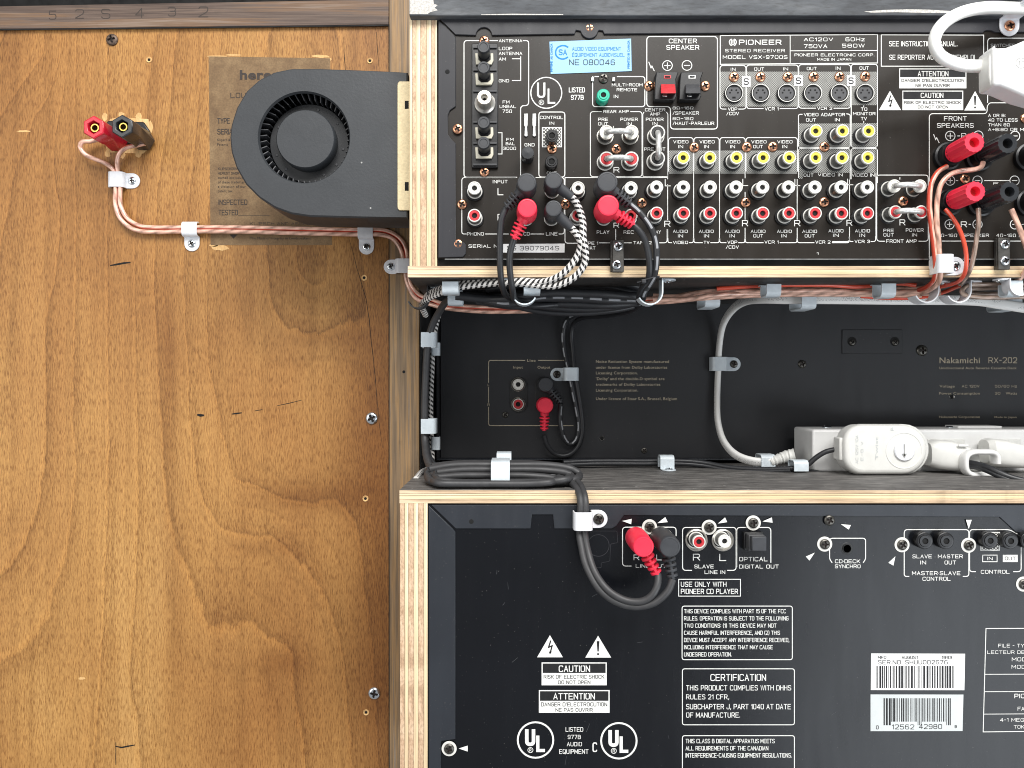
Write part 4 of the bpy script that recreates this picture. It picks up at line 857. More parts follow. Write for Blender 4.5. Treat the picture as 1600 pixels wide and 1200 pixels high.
for x0, y0 in ((897,497),(1305,490),(1716,490)):
    c = [P(980+(x0+a)/5, 20+(y0+b)/5, .3) for a, b in ((0,0),(66,0),(66,80),(0,80))]; mb = MB(); mb.add(c, [(0,1,2,3)]); s_ = build('letter_sticker', mb, mt['paper'], rec, recalc=False)
    q = Print(s_, Z5, .3, 'dark_ink'); q.t('S', x0+12, x0+54, y0+14, y0+66, .045, lay=1).done()
p = Print(rec, Z5); p.line([(1370,793),(1338,793),(1338,1053),(1742,1053),(1742,793),(1712,789)],6,22).rect(1343,865,1738,1048,'half').t('VIDEO ADAPTOR',1380,1702,783,808).t('OUT',1397,1475,825,850).t('IN',1623,1660,823,848).done()
p = Print(rec, Z5); p.line([(1338,1290),(1338,1060),(1742,1060),(1742,1300)],6,22).rect(1343,1066,1738,1250,'half').line([(1750,1300),(1750,1060),(1955,1060),(1955,1330)],6,22).rect(1755,1066,1951,1250,'half').rect(1343,1250,1372,1298,'half').t('OUT',1378,1455,1256,1281).t('VIDEO IN',1490,1683,1254,1278).t('VIDEO IN',1754,1932,1254,1280).done()
for x0, x1 in ((323,516),(521,719),(724,922),(928,1330)):
    p = Print(rec, Z5); p.line([(x0,1240),(x0,975),(x1,975),(x1,1240)],6,25).rect(x0+4,1076,x1-4,1258,'half').done()
p = Print(rec, Z5)
for a, s2, c in ((360,'IN',400),(565,'IN',601),(765,'IN',805),(970,'OUT',985),(1173,'IN',1213)): p.t('VIDEO',a,a+118,996,1020).t(s2,c,c+(37 if s2 == 'IN' else 75),1033,1058)
p.done()
p = Print(rec, Z6)
for x, ys in ((316,((60,300),(340,620),(690,760))), (519,((242,765),)), (721,((242,765),)), (921,((242,292),(400,615),(680,765))), (1328,((300,615),(680,765)))):
    for a, b in ys: p.line([(x,a),(x,b)],6)
for x0, x1, a, b in ((316,519,350,483),(519,721,590,650),(721,921,775,868),(921,1328,1065,1192),(1328,1736,1462,1600)):
    p.line([(x0+2,762),(x0+2,796),(a,796)],6,28).line([(b,796),(x1-2,796),(x1-2,762)],6,28)
p.t('VIDEO',358,475,782,806).t('TV',597,642,782,805).t('VDP',783,860,780,805).t('/CDV',771,872,818,842).t('VCR 1',1073,1182,779,803).t('VCR 2',1470,1588,779,803)
for a, s2, c in ((357,'IN',397),(560,'IN',600),(763,'IN',800),(965,'OUT',985),(1170,'IN',1205),(1368,'OUT',1387)): p.t('AUDIO',a,a+115,695,720).t(s2,c,c+(39 if s2 == 'IN' else 77),730,755)
for x, y in ((290,625),(897,620),(1305,620)): p.t('R',x,x+48,y,y+48,.012)
for x, y in ((297,300),(903,298),(1310,298)): p.line([(x,y),(x,y+52),(x+42,y+52)],6)
p.t('1',1480,1494,872,890).done()
p = Print(rec, Z8); p.line([(203,345),(203,610)],5).line([(203,662),(203,730)],5).line([(380,140),(380,725)],5).line([(203,728),(203,760),(228,760)],5,22).line([(345,760),(378,760),(378,725)],5,22).line([(88,760),(201,760),(201,728)],5,22)
p.t('VCR 3',237,340,749,770).t('AUDIO',62,162,678,699).t('IN',93,131,707,729).t('AUDIO',240,340,678,699).t('IN',270,307,707,729).t('R',183,222,615,655,.012).line([(190,340),(190,380),(228,380)],5)
p.line([(440,758),(385,758),(385,315),(730,315),(730,758),(665,758)],5,22).t('FRONT AMP',448,653,746,769).t('PRE',430,499,675,697).t('OUT',430,499,704,727).t('POWER',580,699,672,695).t('IN',622,655,705,726).t('R',538,577,612,652,.012).line([(540,330),(540,345)],5).done()
p = Print(rec, Z7); p.line([(485,272),(1285,274),(1285,517),(485,517)],6,0,True).t('SEE INSTRUCTION MANUAL.',546,1080,322,362,.006).t("SE REPORTER AU MODE D'EMPLOI",546,1215,428,466,.006).done()
p = Print(rec, Z7); p.notice(625,535,1150,690,602,7,'ATTENTION',770,1010,555,597,[("DANGER D'ELECTROCUTION",643,1133,616,640),('NE PAS OUVRIR',753,1020,655,680)]).done()
p = Print(rec, Z7); p.notice(650,708,1125,860,775,7,'CAUTION',793,970,725,765,[('RISK OF ELECTRIC SHOCK',664,1107,789,812),('DO NOT OPEN',770,1008,824,847)]).done()
p = Print(rec, Z7); p.warn([(553,710),(467,860),(640,860)],'bolt').done(); p = Print(rec, Z7); p.warn([(1218,712),(1133,863),(1303,863)],'!').done()
p = Print(rec, Z7); p.line([(2000,803),(1330,803),(1312,830),(1312,888),(860,888),(860,2100)],6,30).line([(2000,298),(1316,298),(1316,803)],6,30)
p.t('FRONT',975,1153,908,943,.02).t('SPEAKERS',920,1207,962,998,.02).t('A OR B:',1320,1455,890,914).t('4Ω TO LESS',1320,1550,925,950).t('THAN 8Ω',1320,1488,962,987).t('A+B:8Ω OR MORE',1320,1690,1000,1024)
p.ring(1024,1062,37,6).line([(1000,1062),(1048,1062)],6).line([(1024,1038),(1024,1059)],6).line([(1024,1065),(1024,1086)],6).line([(1080,1062),(1100,1062)],7).t('R',1108,1150,1040,1082,.02).ring(1243,1060,37,6).line([(1220,1060),(1266,1060)],6).ring(1530,1062,37,6).line([(1508,1062),(1550,1062)],6)
p.line([(893,1048),(910,1090),(918,1076),(938,1118)],6)
p.t('SWITCHED',1340,1530,342,367,ink='inkgrey').t('120V',1335,1450,680,706,ink='inkgrey').t('60Hz',1338,1473,722,754,ink='inkgrey').done()
p = Print(rec, Z8)
for x, y in ((877,352),(1060,352),(1308,352),(873,645),(1060,645),(1310,645)): p.ring(x, y, 31, 5).line([(x-18,y),(x+18,y)],5)
for x, y in ((877,352),(873,645)): p.line([(x,y-18),(x,y-3)],5).line([(x,y+3),(x,y+18)],5)
p.line([(915,352),(930,352)],5).line([(1105,352),(1275,352)],5).line([(914,645),(932,645)],5).line([(1000,645),(1016,645)],5).t('R',948,990,625,665,.02).t('F',1165,1200,365,380,.02).t('4Ω~16Ω /SPEAKER',790,1137,708,729).t('4Ω~16Ω /',1185,1350,708,729).line([(820,757),(1500,757)],5).line([(1355,645),(1500,645)],5).done()

# ------------------------------------------------------------------ cassette deck set back in the middle bay
ND = -135.0
dk = empty('cassette_deck', P(1200, 716, ND), 'matt black cassette deck with gold print set back in the middle bay', 'cassette deck')
m = MB(); m.pbox(688, 440, 1800, 716, ND-60, ND); build('rear_panel', m, mt['deck'], dk, bevel=.4)
m = MB(); m.pbox(681.5, 446, 687.6, 722, ND-60, ND-2); build('side_flange', m, mt['deck'], dk, bevel=.4)
m = MB(); m.pbox(682, 716.4, 1700, 719.4, ND-60, ND+1.6); build('lower_lip', m, mt['cdrim'], dk, bevel=.5)
p = Print(dk, NL, ND, 'gold'); p.line([(1000,505),(850,505)],4).line([(778,505),(577,505),(577,628)],4,14).line([(577,652),(577,738)],4).line([(577,762),(577,865),(1045,865)],4,14)
p.t('Line',790,836,498,513,.004).t('Input',714,766,536,550,.004).t('Output',847,917,536,550,.004).t('L',572,581,634,647,.004).t('R',571,583,743,757,.004).done()
p = Print(dk, NM, ND, 'gold')
for t, e, y in (('Noise Reduction System manufactured',513,504),('under license from Dolby Laboratories',503,536),('Licensing Corporation.',340,567),("'Dolby' and the double-D symbol are",488,599),('trademarks of Dolby Laboratories',465,630),('Licensing Corporation.',343,662),('Under licence of Staar S.A., Brussel, Belgium',557,709)): p.t(t, 110, e, y, y+15, .004)
p.done()
p = Print(dk, NK, ND, 'gold'); p.t('Nakamichi',805,1027,418,450,.004).t('RX-202',1075,1233,418,450,.004).t('Unidirectional Auto Reverse Cassette Deck',805,1230,470,483,.004).t('Voltage',805,888,570,584,.004).t('AC 120V',928,1025,570,584,.004).t('50/60 Hz',1110,1232,570,584,.004)
p.t('Power Consumption',803,1027,609,623,.004).t('30',1110,1140,609,623,.004).t('Watts',1170,1232,609,623,.004).t('Nakamichi Corporation',803,1027,740,752,.008).t('Made in Japan',1108,1230,742,752,.008).done()
for x0 in (690, 830):
    cx0, cx1 = 600+(x0+3)/3.53, 600+(x0+104)/3.53; r = (cx1-cx0)/2; cx = (cx0+cx1)/2
    m = MB(); m.pprism(arc(cx, 420+645/3.53, r, 180, 360)+arc(cx, 420+745/3.53, r, 0, 180), ND, ND+.5); build('socket_recess', m, mt['blackins'], dk, bevel=.3)
for y, col in ((638,'white'),(747,'redins')):
    o = rca(dk, 600+740/3.53, 420+y/3.53, col, ND+4, 'bright', 1.2); put('bezel_ring', lathed([(5.3,.4),(5.3,1.4),(4.9,1.8),(4.5,1.4),(4.5,.4)], 32).mesh('bezel_ring'), mt['bright'], dk, P(600+740/3.53, 420+y/3.53, ND))
for x, y, r, fr in ((669,805,2.3,NL),(376,1002,2.2,NM),(1247,526,3.0,NM),(707,380,4.0,NK)): screw(dk, P(fr[0]+x/fr[2], fr[1]+y/fr[2], ND), r, 'blackscrew')
for x, y, fr in ((143,935,NM),(873,635,NK),(1207,935,NL)):
    if fr is NL: continue
    c = P(fr[0]+x/fr[2], fr[1]+y/fr[2], ND); o = put('small_hole', MB().cap(1.4, .1, n=16).mesh('h', False), mt['hole'], dk, c); put('hole_rim', lathed([(1.9,.1),(1.7,.35),(1.4,.1)], 16).mesh('r'), mt['silver'], o, c)
m = MB(); m.pbox(1240+268/3.53, 440+265/3.53, 1240+600/3.53, 440+398/3.53, ND, ND+.7); o = build('cover_plate', m, mt['deck'], dk, bevel=.3)
for x in (322, 558):
    c = P(1240+x/3.53, 440+330/3.53, ND+.75); q = put('plate_hole', MB().cap(3.4, .05, n=24).mesh('h', False), mt['hole'], o, c); screw(o, (c[0]+.4, c[1]-.3, c[2]-.7), 2.2, 'blackscrew')

# ------------------------------------------------------------------ compact disc player in the lower bay
cd = empty('disc_player', P(1200, 1262, 0), 'black disc player with white compliance notices and barcode stickers in the lower bay', 'disc player')
m = MB(); m.box(X(669), X(2150), -300, 0, Z(1262), Z(788.5)); build('rear_panel', m, mt['cdpanel'], cd)
m = MB(); m.pprism([(674,789),(1700,789),(1700,840),(1588,832),(1562,808),(975,805),(963,822),(956,826),(866,826),(864,804),(831,804),(829,826),(712,826)], -.3, .7); build('case_lip', m, mt['cdrim'], cd, bevel=.25)
m = MB(); m.pprism([(670,790),(707,826),(711.5,831),(711.5,1155),(690,1158),(688.5,1162),(688.5,1262),(670,1262)], -.3, .9); build('case_lip', m, mt['cdrim'], cd, bevel=.25)
put('vent_hole', MB().cap(1.3, 0, n=16).mesh('h', False), mt['hole'], cd, P(736.5, 815, .75))
wr = lathed([(6.2,-.02),(6.2,.22),(3.4,.22)], 32).mesh('washer')
for x, y in ((1014.8,823),(1107.9,823.7),(1176.8,817),(1288.4,850),(1409.2,851.1),(1513.2,851.8),(1599,912.5),(701.8,1169.5)):
    rr = 4.1; c = P(x, y, .75 if x < 1300 and y < 830 else .9 if x < 720 else .05)
    o = screw(cd, (c[0], c[1]+.25, c[2]), 2.8, 'blackscrew'); put('printed_ring', lathed([(4.15,0),(4.15,.2),(2.5,.2)], 32).mesh('printed_ring') if 'pr' not in J else J['pr'], mt['ringw'], o, c)
screw(cd, P(1295.6, 813, .8), 2.9, 'blackscrew')
p = Print(cd, C1); p.line([(385,553),(323,553),(323,283),(695,283),(695,345)],6,25).t('R',400,440,473,513,.01).t('L',558,596,473,513,.01).t('LINE OUT',415,625,540,565,.01).done()
p = Print(cd, C1, .72); p.poly([(320,240),(387,225),(383,263)]).poly([(565,255),(620,213),(637,248)]).poly([(985,258),(1035,215),(1050,248)]).poly([(1295,243),(1360,215),(1365,252)]).done()
p = Print(cd, C1); p.line([(805,583),(740,583),(740,285),(1112,285),(1112,583),(1050,583)],6,25).t('R',812,862,468,515,.01).t('L',995,1043,468,518,.01).t('SLAVE',822,957,543,569).t('LINE IN',893,1036,583,608).line([(1116,560),(1116,285),(1353,285),(1353,530)],6,25).t('OPTICAL',1133,1330,490,520).t('DIGITAL OUT',1133,1408,543,570).done()
p = Print(cd, C1); p.line([(713,645),(1142,645),(1142,762),(713,762)],5,0,True).t('USE ONLY WITH',728,1045,662,697,.014).t('PIONEER CD PLAYER',728,1125,711,747,.014).done()
p = Print(cd, C2); p.poly([(327,262),(398,268),(383,300)],lay=1).poly([(147,460),(85,487),(110,515)]).poly([(707,485),(658,530),(693,550)]).poly([(1197,232),(1237,232),(1216,295)]).done()
p = Print(cd, C2, .72); p.poly([(327,262),(398,268),(383,300)]).poly([(1197,232),(1237,232),(1216,295)]).done()
p = Print(cd, C2); p.line([(268,530),(250,505),(250,360),(500,360),(500,505),(483,530)],6,22).t('CD·DECK',287,462,507,533).t('SYNCHRO',287,465,542,568).done()
p = Print(cd, C2); p.line([(803,625),(768,625),(768,300),(1217,300),(1217,625),(1175,625)],6,25).t('SLAVE',825,960,473,499).t('IN',880,920,515,542).t('MASTER',1002,1175,473,499).t('OUT',1048,1128,515,542).t('MASTER·SLAVE',822,1158,589,616).t('CONTROL',895,1090,628,655).done()
p = Print(cd, C2); p.line([(1265,592),(1222,592),(1222,300),(1500,300),(1580,345),(1580,592),(1525,592)],6,25).t('CONTROL',1300,1500,580,606).line([(1313,477),(1413,477),(1413,523),(1313,523)],5,0,True).t('IN',1345,1382,489,512).rect(1453,475,1556,525).t('OUT',1467,1543,488,513,ink='dark_ink').rect(1297,316,1433,446,'ink',1).rect(1304,323,1426,439,'check',2).done()
for x, y in ((915,380),(1062,380),(1368,378),(1510,380),(1640,380)): mini(cd, 1240+x/4.444, 760+y/4.444, r=4.6, d=5, hole=1.7)
mini(cd, 1240+373/4.444, 760+433/4.444, 'blackins', 3.6, .6, 2.2)
for x, y, c in ((832,370,'redins'),(1015,370,'white')):
    c0 = P(900+x/4.444, 760+y/4.444, 0); put('socket_cup', lathed([(6.1,0),(6.1,1.6),(5.6,2.0),(5.2,1.6),(5.2,.3),(3.5,.3)], 32).mesh('socket_cup'), mt['bright'], cd, c0)
rca(cd, 900+855/4.444, 760+386/4.444, 'redins', 9, 'ringw'); rca(cd, 900+1034/4.444, 760+382/4.444, 'white', 9, 'white')
for x, y in ((996,841),(1034,841)): put('socket_cup', lathed([(6.1,0),(6.1,3.6),(5.6,4.0),(4.6,4.0)], 32).mesh('socket_cup'), mt['bright'], cd, P(x, y, 0))
m = MB(); m.pbox(1163,832,1193,860,0,4); o = build('optical_socket', m, mt['jackdark'], cd, bevel=.4); m = MB(); m.pbox(1170,836,1195,861,4,9); build('dust_cap_base', m, mt['svface'], o, bevel=.4)
m = MB(); m.pbox(1175,838.5,1198,861.5,9,12); build('dust_cap', m, mt['plug_black'], o, bevel=.5)
for k in range(16):
    x, y = random.uniform(720, 1590), random.uniform(880, 1190); a = random.uniform(0, 3); l = random.uniform(3, 14)
    build('scratch', MB().add([P(x,y,.05),P(x+l*math.cos(a),y+l*math.sin(a),.05),P(x+l*math.cos(a)+.5,y+l*math.sin(a)+.4,.05),P(x+.3,y+.35,.05)], [(0,1,2,3)]), mt['cdscratch'], cd, recalc=False)
# stamped knock-out beside the clip
kx = lambda x, y: (900+x/4.444, 760+y/4.444)
p = Print(cd, C1, 0, 'rim'); p.ring(155,410,75,4,n=40).line([(60,310),(285,310),(290,390),(240,400),(235,520),(175,530),(175,565),(135,565),(130,530),(60,500)],3,10).done()
p = Print(cd, C3); p.warn([(877,130),(797,268),(958,268)],'bolt').done(); p = Print(cd, C3); p.warn([(1178,133),(1098,270),(1260,270)],'!').done()
p = Print(cd, C3); p.notice(825,300,1232,443,366,7,'CAUTION',932,1128,319,360,[('RISK OF ELECTRIC SHOCK',838,1217,378,402),('DO NOT OPEN',928,1130,413,436)]).done()
p = Print(cd, C3); p.notice(808,473,1250,615,540,7,'ATTENTION',898,1158,492,532,[("DANGER D'ELECTROCUTION",822,1235,550,575),('NE PAS OUVRIR',912,1145,586,608)]).done()
p = Print(cd, C3); p.ul(787,785,111,11,.84,22).done(); p = Print(cd, C3); p.ul(1308,790,111,11,.84,22).done()
p = Print(cd, C3); p.t('LISTED',975,1085,705,733,.01).t('977B',988,1070,753,779,.01).t('AUDIO',983,1077,798,824,.01).t('EQUIPMENT',935,1118,843,872,.01).t('C',1143,1172,800,860,.01).poly([(307,838),(363,820),(363,857)]).done()
p = Print(cd, C4); p.rr(143,188,832,523,16,5)
for i, (t, e) in enumerate((('THIS DEVICE COMPLIES WITH PART 15 OF THE FCC',792),('RULES. OPERATION IS SUBJECT TO THE FOLLOWING',808),('TWO CONDITIONS: (1) THIS DEVICE MAY NOT',733),('CAUSE HARMFUL INTERFERENCE, AND (2) THIS',755),('DEVICE MUST ACCEPT ANY INTERFERENCE RECEIVED,',813),('INCLUDING INTERFERENCE THAT MAY CAUSE',710),('UNDESIRED OPERATION.',452))): p.t(t,155,e,207+i*45,233+i*45,.008)
p.done()
p = Print(cd, C4); p.rr(145,580,845,930,16,5).t('CERTIFICATION',320,668,613,656,.008).t('THIS PRODUCT COMPLIES WITH DHHS',168,825,683,715,.008).t('RULES 21 CFR,',168,437,740,771,.008).t('SUBCHAPTER J, PART 1040 AT DATE',168,823,800,833,.008).t('OF MANUFACTURE.',168,505,853,885,.008).done()
p = Print(cd, C4); p.rr(145,998,845,1300,16,5).t('THIS CLASS B DIGITAL APPARATUS MEETS',165,722,1018,1045,.008).t('ALL REQUIREMENTS OF THE CANADIAN',165,682,1063,1090,.008).t('INTERFERENCE-CAUSING EQUIPMENT REGULATIONS.',165,828,1107,1135,.008).done()
f5 = lambda *q: [(1300+x/5, 960+y/5) for x, y in q]
def bars(root, x0, x1, y0, y1, n, seed, d, guard=None):
    rnd = random.Random(seed); q = Print(root, C5, d, 'dark_ink'); x = x0; xs = []
    while x < x1-6:
        w_ = rnd.choice((4,5,5,8,10,15)); xs.append((x, min(x1, x+w_))); x += w_+rnd.choice((5,6,8,11))
    for i, (a, b) in enumerate(xs): q.rect(a, y0, b, y1+(guard if guard and (i < 3 or i > len(xs)-4 or abs(i-len(xs)//2) < 2) else 0), lay=1, name='printed_barcode')
    q.done()
s1 = quad(f5((305,305),(1040,307),(1034,592),(303,591)), .25, 'paper', 'serial_sticker', cd); bars(s1, 343, 962, 402, 577, 50, 3, .25)
q = Print(s1, C5, .25, 'dark_ink'); q.t('MFD',358,425,323,349,-.01).t('AUGUST',545,677,323,349,-.01).t('1993',858,940,325,349,-.01).t('SER.NO. SHUU002676',360,905,357,390,-.005).done()
s2 = quad(f5((301,625),(1027,626),(1020,911),(301,912)), .25, 'greypaper', 'barcode_sticker', cd); bars(s2, 403, 928, 655, 838, 40, 5, .25, 28)
q = Print(s2, C5, .25, 'dark_ink'); q.t('0',345,365,868,898,-.01).t('12562',470,643,860,898,-.01).t('42980',680,860,858,895,-.01).t('9',958,975,865,888,-.01).done()
p = Print(cd, C5); p.line([(1700,108),(1203,110),(1181,918),(1700,912)],6).line([(1197,468),(1700,466)],5).line([(1192,604),(1700,602)],5).line([(1188,779),(1700,776)],5)
p.t('FILE - TYPE',1298,1560,230,258,.012).t('LECTEUR DE DISQUES',1213,1720,282,308,.012).t('MODEL',1405,1590,336,366,.012).t('MODELE',1403,1620,395,424,.012).t('PIONEER',1425,1660,620,655,.03).t('FABRIQUE',1450,1660,722,752,.012).t('4-1 MEGURO',1312,1600,810,838,.012).t('TOKYO',1420,1560,865,892,.012).done()
# ------------------------------------------------------------------ U-shaped jumper bars
def jumper(label, pts, r=1.5):
    m = sweep(pts, r, 1.0); tag(build('jumper_link', m, mt['silver_soft'], recalc=False), label, 'jumper', 'metal jumper links between sockets')
mt['silver_soft'] = simple('tinned_jumper', (.62, .62, .60), .38, .6, .2, 700, bmp=.4)
def hj(label, x0, x1, y, d=7): jumper(label, pp((x0,y,d-2),(x0+1,y,d+3),(x0+5,y-1,d+7),((x0+x1)/2,y-2,d+8),(x1-5,y-1,d+7),(x1-1,y,d+3),(x1,y,d-2)))
hj('upper silver link joining the white rear amp sockets', 948, 986.5, 206.5); hj('silver link joining the red rear amp sockets', 948, 986.5, 248)
hj('silver link joining the white front amp sockets', 1398, 1438, 290.5); hj('silver link joining the red front amp sockets', 1400, 1440, 331)
jumper('upright silver link joining the two center amp sockets', pp((1027.5,207,5),(1028,208,10),(1029,213,14),(1029,226,15),(1029,240,14),(1028,246,10),(1027.5,247,5)))

# ------------------------------------------------------------------ cables with angled plugs
def plug(root, hx, hy, d0, d1, ex, ey, ed, mat, r=5.2, ribbed=True, name='plug'):
    """angled phono plug: round head standing off the socket, ribbed boot leading to the cord"""
    t = P(hx, hy, d1); L_ = d1-d0
    o = put(name, lathed([(r*1.02,-L_),(r*1.05,-L_+1),(r*1.05,-L_*.42),(r*.98,-L_*.36),(r*.98,-.7),(r*.9,-.1),(r*.8,0),(r*.78,-.15),(.01,-.1)], 36).mesh(name), mt[mat], root, t)
    a = np.array(P(hx, hy, (d0+d1)/2+1)); a[0] = t[0]; a[2] = t[2]; b = np.array(P(ex, ey, ed)); L2 = np.linalg.norm(b-a); u = (b-a)/L2
    if ribbed:
        neck = sweep([a+u*r*.5, a+u*(r+1.6)], 3.3, 1, smooth=False, taper=lambda q: 1-.12*q); build('boot_neck', neck, mt[mat], o, recalc=False)
        core = sweep([a+u*(r+1), b], 1.5, 1, smooth=False); build('boot_core', core, mt[mat], o, recalc=False)
        n = 4; l0 = r+2.6; seg = (L2-l0)/n
        for i in range(n):
            q0 = a+u*(l0+seg*i); q1 = q0+u*seg*.5; rr = 3.7-.22*i
            k = sweep([q0, q1], [(rr*math.cos(2*math.pi*j/14), rr*math.sin(2*math.pi*j/14)) for j in range(14)], 1, smooth=False); build('boot_rib', k, mt[mat], o, bevel=.3)
        web = sweep([a+u*(r+1), b-u*.6], [(.6,3.0),(-.6,3.0),(-.6,-3.0),(.6,-3.0)], 1, smooth=False); build('boot_web', web, mt[mat], o, recalc=False)
    else:
        neck = sweep([a+u*r*.4, a+u*L2*.6, b], 3.3, 1, smooth=False, taper=lambda q: 1-.25*q); build('boot', neck, mt[mat], o, recalc=False)
    return o, tuple(b)
def cable(label, pts, r, mat, name='audio_cable', cat='cable', group='audio cables with angled plugs', **k):
    root = empty(name, pts[0], label, cat, group); cord('cord', None, None, pts, r, mat, parent=root, **k); return root

PB, PR = 'plug_black', 'plug_red'
c = cable('black cable from the black-headed plug above the CD marking, dropping over the shelf edge', pp((791,325,13),(784,340,13),(781.5,365,12),(781,395,11),(782,425,9),(785,448,4),(793,463,-8),(815,470,-25),(860,466,-34)), 1.75, 'cable_black'); plug(c, 823, 285, 9, 24, 791, 325, 13, PB)
c = cable('black cable ending in the red plug above the CD marking', pp((803,374,14),(798,390,13),(796,410,12),(798,435,9),(801,455,4),(806,470,-8),(830,478,-25),(870,476,-34)), 1.75, 'cable_black'); plug(c, 823.8, 325, 9, 24, 803, 374, 14, PR)
c = cable('black and white braided cable from the upper of two all-black plugs', pp((892,307,14),(900,316,13),(907,332,13),(911,350,14),(911,370,15),(914,388,14),(915,405,12),(908,422,10),(892,437,8),(870,446,5),(844,446,2),(800,442,-2),(755,444,-6),(710,450,-12),(682,460,-22),(664,470,-35),(660,480,-48),(665,492,-60)), 1.9, 'braid'); plug(c, 865, 281.5, 8, 22, 893, 308, 14, PB, 4.7, False)
c = cable('black and white braided cable from the lower of two all-black plugs', pp((891,355,14),(898,362,14),(905,372,15),(908,382,14),(904,396,12),(896,410,11),(880,427,9),(862,437,6),(840,441,2),(800,437,-3),(755,439,-8),(710,445,-15),(684,453,-26),(668,462,-38),(664,475,-50)), 1.9, 'braid'); plug(c, 865, 325.5, 8, 22, 892, 356, 14, PB, 4.5, False)
c = cable('black cable with grey dashes from the black plug above PLAY', pp((984,319,14),(994,327,14),(1006,340,14),(1018,358,14),(1025,380,13),(1026,405,12),(1023,428,8),(1016,442,4),(1007,455,-4),(1004,468,-14),(1000,473,-24)), 1.8, 'dash'); plug(c, 949, 284, 9, 25, 985, 320, 14, PB, 5.6)
c = cable('black cable ending in the red plug beside PLAY, running to the zip tie', pp((989,352,14),(998,360,14),(1007,374,13),(1013,395,12),(1015,418,10),(1013,436,6),(1006,446,0),(1000,458,-8),(998,470,-18)), 1.8, 'cable_black'); plug(c, 950.5, 321, 9, 25, 990, 352, 14, PR, 5.8)
# deck leads
c = cable('thin black lead with grey dashes ending in the black plug of the cassette deck', pp((1004,470,-48),(985,480,-60),(950,487,-85),(910,489,-110),(888,498,-124),(880,520,-129),(882,548,-129),(888,575,-127),(894,605,-127),(902,645,-128),(905,668,-129),(900,688,-130),(890,694,-130),(881,684,-128),(876,664,-127),(875,645,-126),(876,630,-124)), 1.7, 'dash', up=(0,1,0)); plug(c, 852.7, 601, ND+4, ND+18, 877, 629, -124, PB, 5.4)
c = cable('thin black lead ending in the red plug of the cassette deck', pp((1006,474,-44),(985,486,-60),(950,493,-85),(915,496,-110),(898,504,-124),(893,522,-129),(895,550,-129),(898,580,-127),(904,615,-127),(909,650,-128),(910,675,-129),(903,698,-130),(887,711,-130),(869,710,-129),(856,698,-126),(850,680,-124)), 1.7, 'cable_black'); plug(c, 852, 634, ND+4, ND+19, 850.3, 673, -124, PR, 5.8)
# disc player leads
c = cable('charcoal lead to the red plug of the disc player', pp((880,741,-24),(896,748,-16),(908,760,-6),(914,778,4),(915,800,6),(914,830,6),(917,855,8),(929,893,14),(950,922,18),(978,938,20),(1005,939,22),(1022,926,23),(1028,910,22),(1028,897,20)), 1.9, 'cable_charcoal'); plug(c, 1005.5, 854.5, 6, 30, 1028, 899, 19, PR, 5.6)
c = cable('charcoal lead to the black plug of the disc player', pp((872,746,-20),(890,752,-12),(902,765,-2),(907,782,5),(907,805,6),(905,830,5),(908,852,8),(916,885,12),(936,920,16),(962,940,18),(992,948,20),(1022,942,22),(1043,924,23),(1051,905,22)), 1.9, 'cable_charcoal'); plug(c, 1047, 854.5, 6, 30, 1051, 905, 20, PB, 5.6)
# coil of the same leads lying on the lower shelf
coil = empty('cable_coil', P(785, 745, -25), 'flattened coil of charcoal cable under a clip on the lower shelf', 'cable coil')
for i, (x0, x1, yc, hh, d, r) in enumerate(((668,905,742,15,-20,2.3),(672,880,736,11,-30,2.3),(680,893,744,10,-14,2.1),(690,875,733,8,-38,2.1),(676,868,750,7,-10,2.0))):
    L2 = [(x0+4,yc-hh*.6),(x0,yc),(x0+8,yc+hh*.7),(x0+45,yc+hh),((x0+x1)/2,yc+hh*.95),(x1-45,yc+hh*.9),(x1-8,yc+hh*.5),(x1,yc),(x1-12,yc-hh*.6),(x1-50,yc-hh),((x0+x1)/2,yc-hh*1.02),(x0+45,yc-hh*1.0),(x0+4,yc-hh*.6)]
    cord('coil_turn', None, None, [P(x, min(y, 756), d+(7 if y > yc else -7)) for x, y in L2], r, 'cable_charcoal', parent=coil)
# black bundle under the upper shelf
BG = 'black cables bundled under the upper shelf'
rows = [((700,455),(740,457),(790,455),(850,444),(900,440),(950,441),(1002,456)), ((704,459),(745,462),(790,460),(850,452),(900,448),(950,449),(1000,460)), ((712,462),(760,467),(800,466),(850,458),(900,458),(950,460),(1001,464)),
        ((752,468),(790,475),(820,471),(850,466),(900,466),(950,469),(1003,470)), ((745,470),(800,478),(850,475),(900,475),(950,477),(1000,473)), ((790,474),(830,484),(870,489),(920,489),(965,484),(1002,476)), ((800,470),(840,478),(880,482),(930,483),(975,478),(1003,470))]
labs = ['topmost black cable of the bundle under the upper shelf', 'second black cable down in the shelf bundle', 'glossy black cable in the middle of the shelf bundle', 'black cable with grey dashes in the shelf bundle', 'black cable just below the dashed one in the shelf bundle', 'lowest sagging black cable of the shelf bundle', 'sagging black cable above the lowest of the shelf bundle']
rows += [((760,452),(800,446),(850,439),(900,435),(950,436),(1000,449)), ((770,458),(810,452),(850,447),(900,446),(950,445),(1003,455))]
labs += ['black cable tucked highest and furthest back in the shelf bundle', 'black cable behind the topmost one of the shelf bundle']
for i, (row, lb) in enumerate(zip(rows, labs)):
    d = (-52, -40, -28, -30, -36, -50, -44, -34, -46)[i]
    cord('bundled_cable', lb, 'cable', [P(x, y, d+(0 if 760 < x < 990 else -4)) for x, y in row], (2.3,2.3,2.6,2.4,2.3,1.9,1.9,2.3,2.3)[i], 'dash' if i == 3 else 'cable_black', BG, up=(0,1,0))
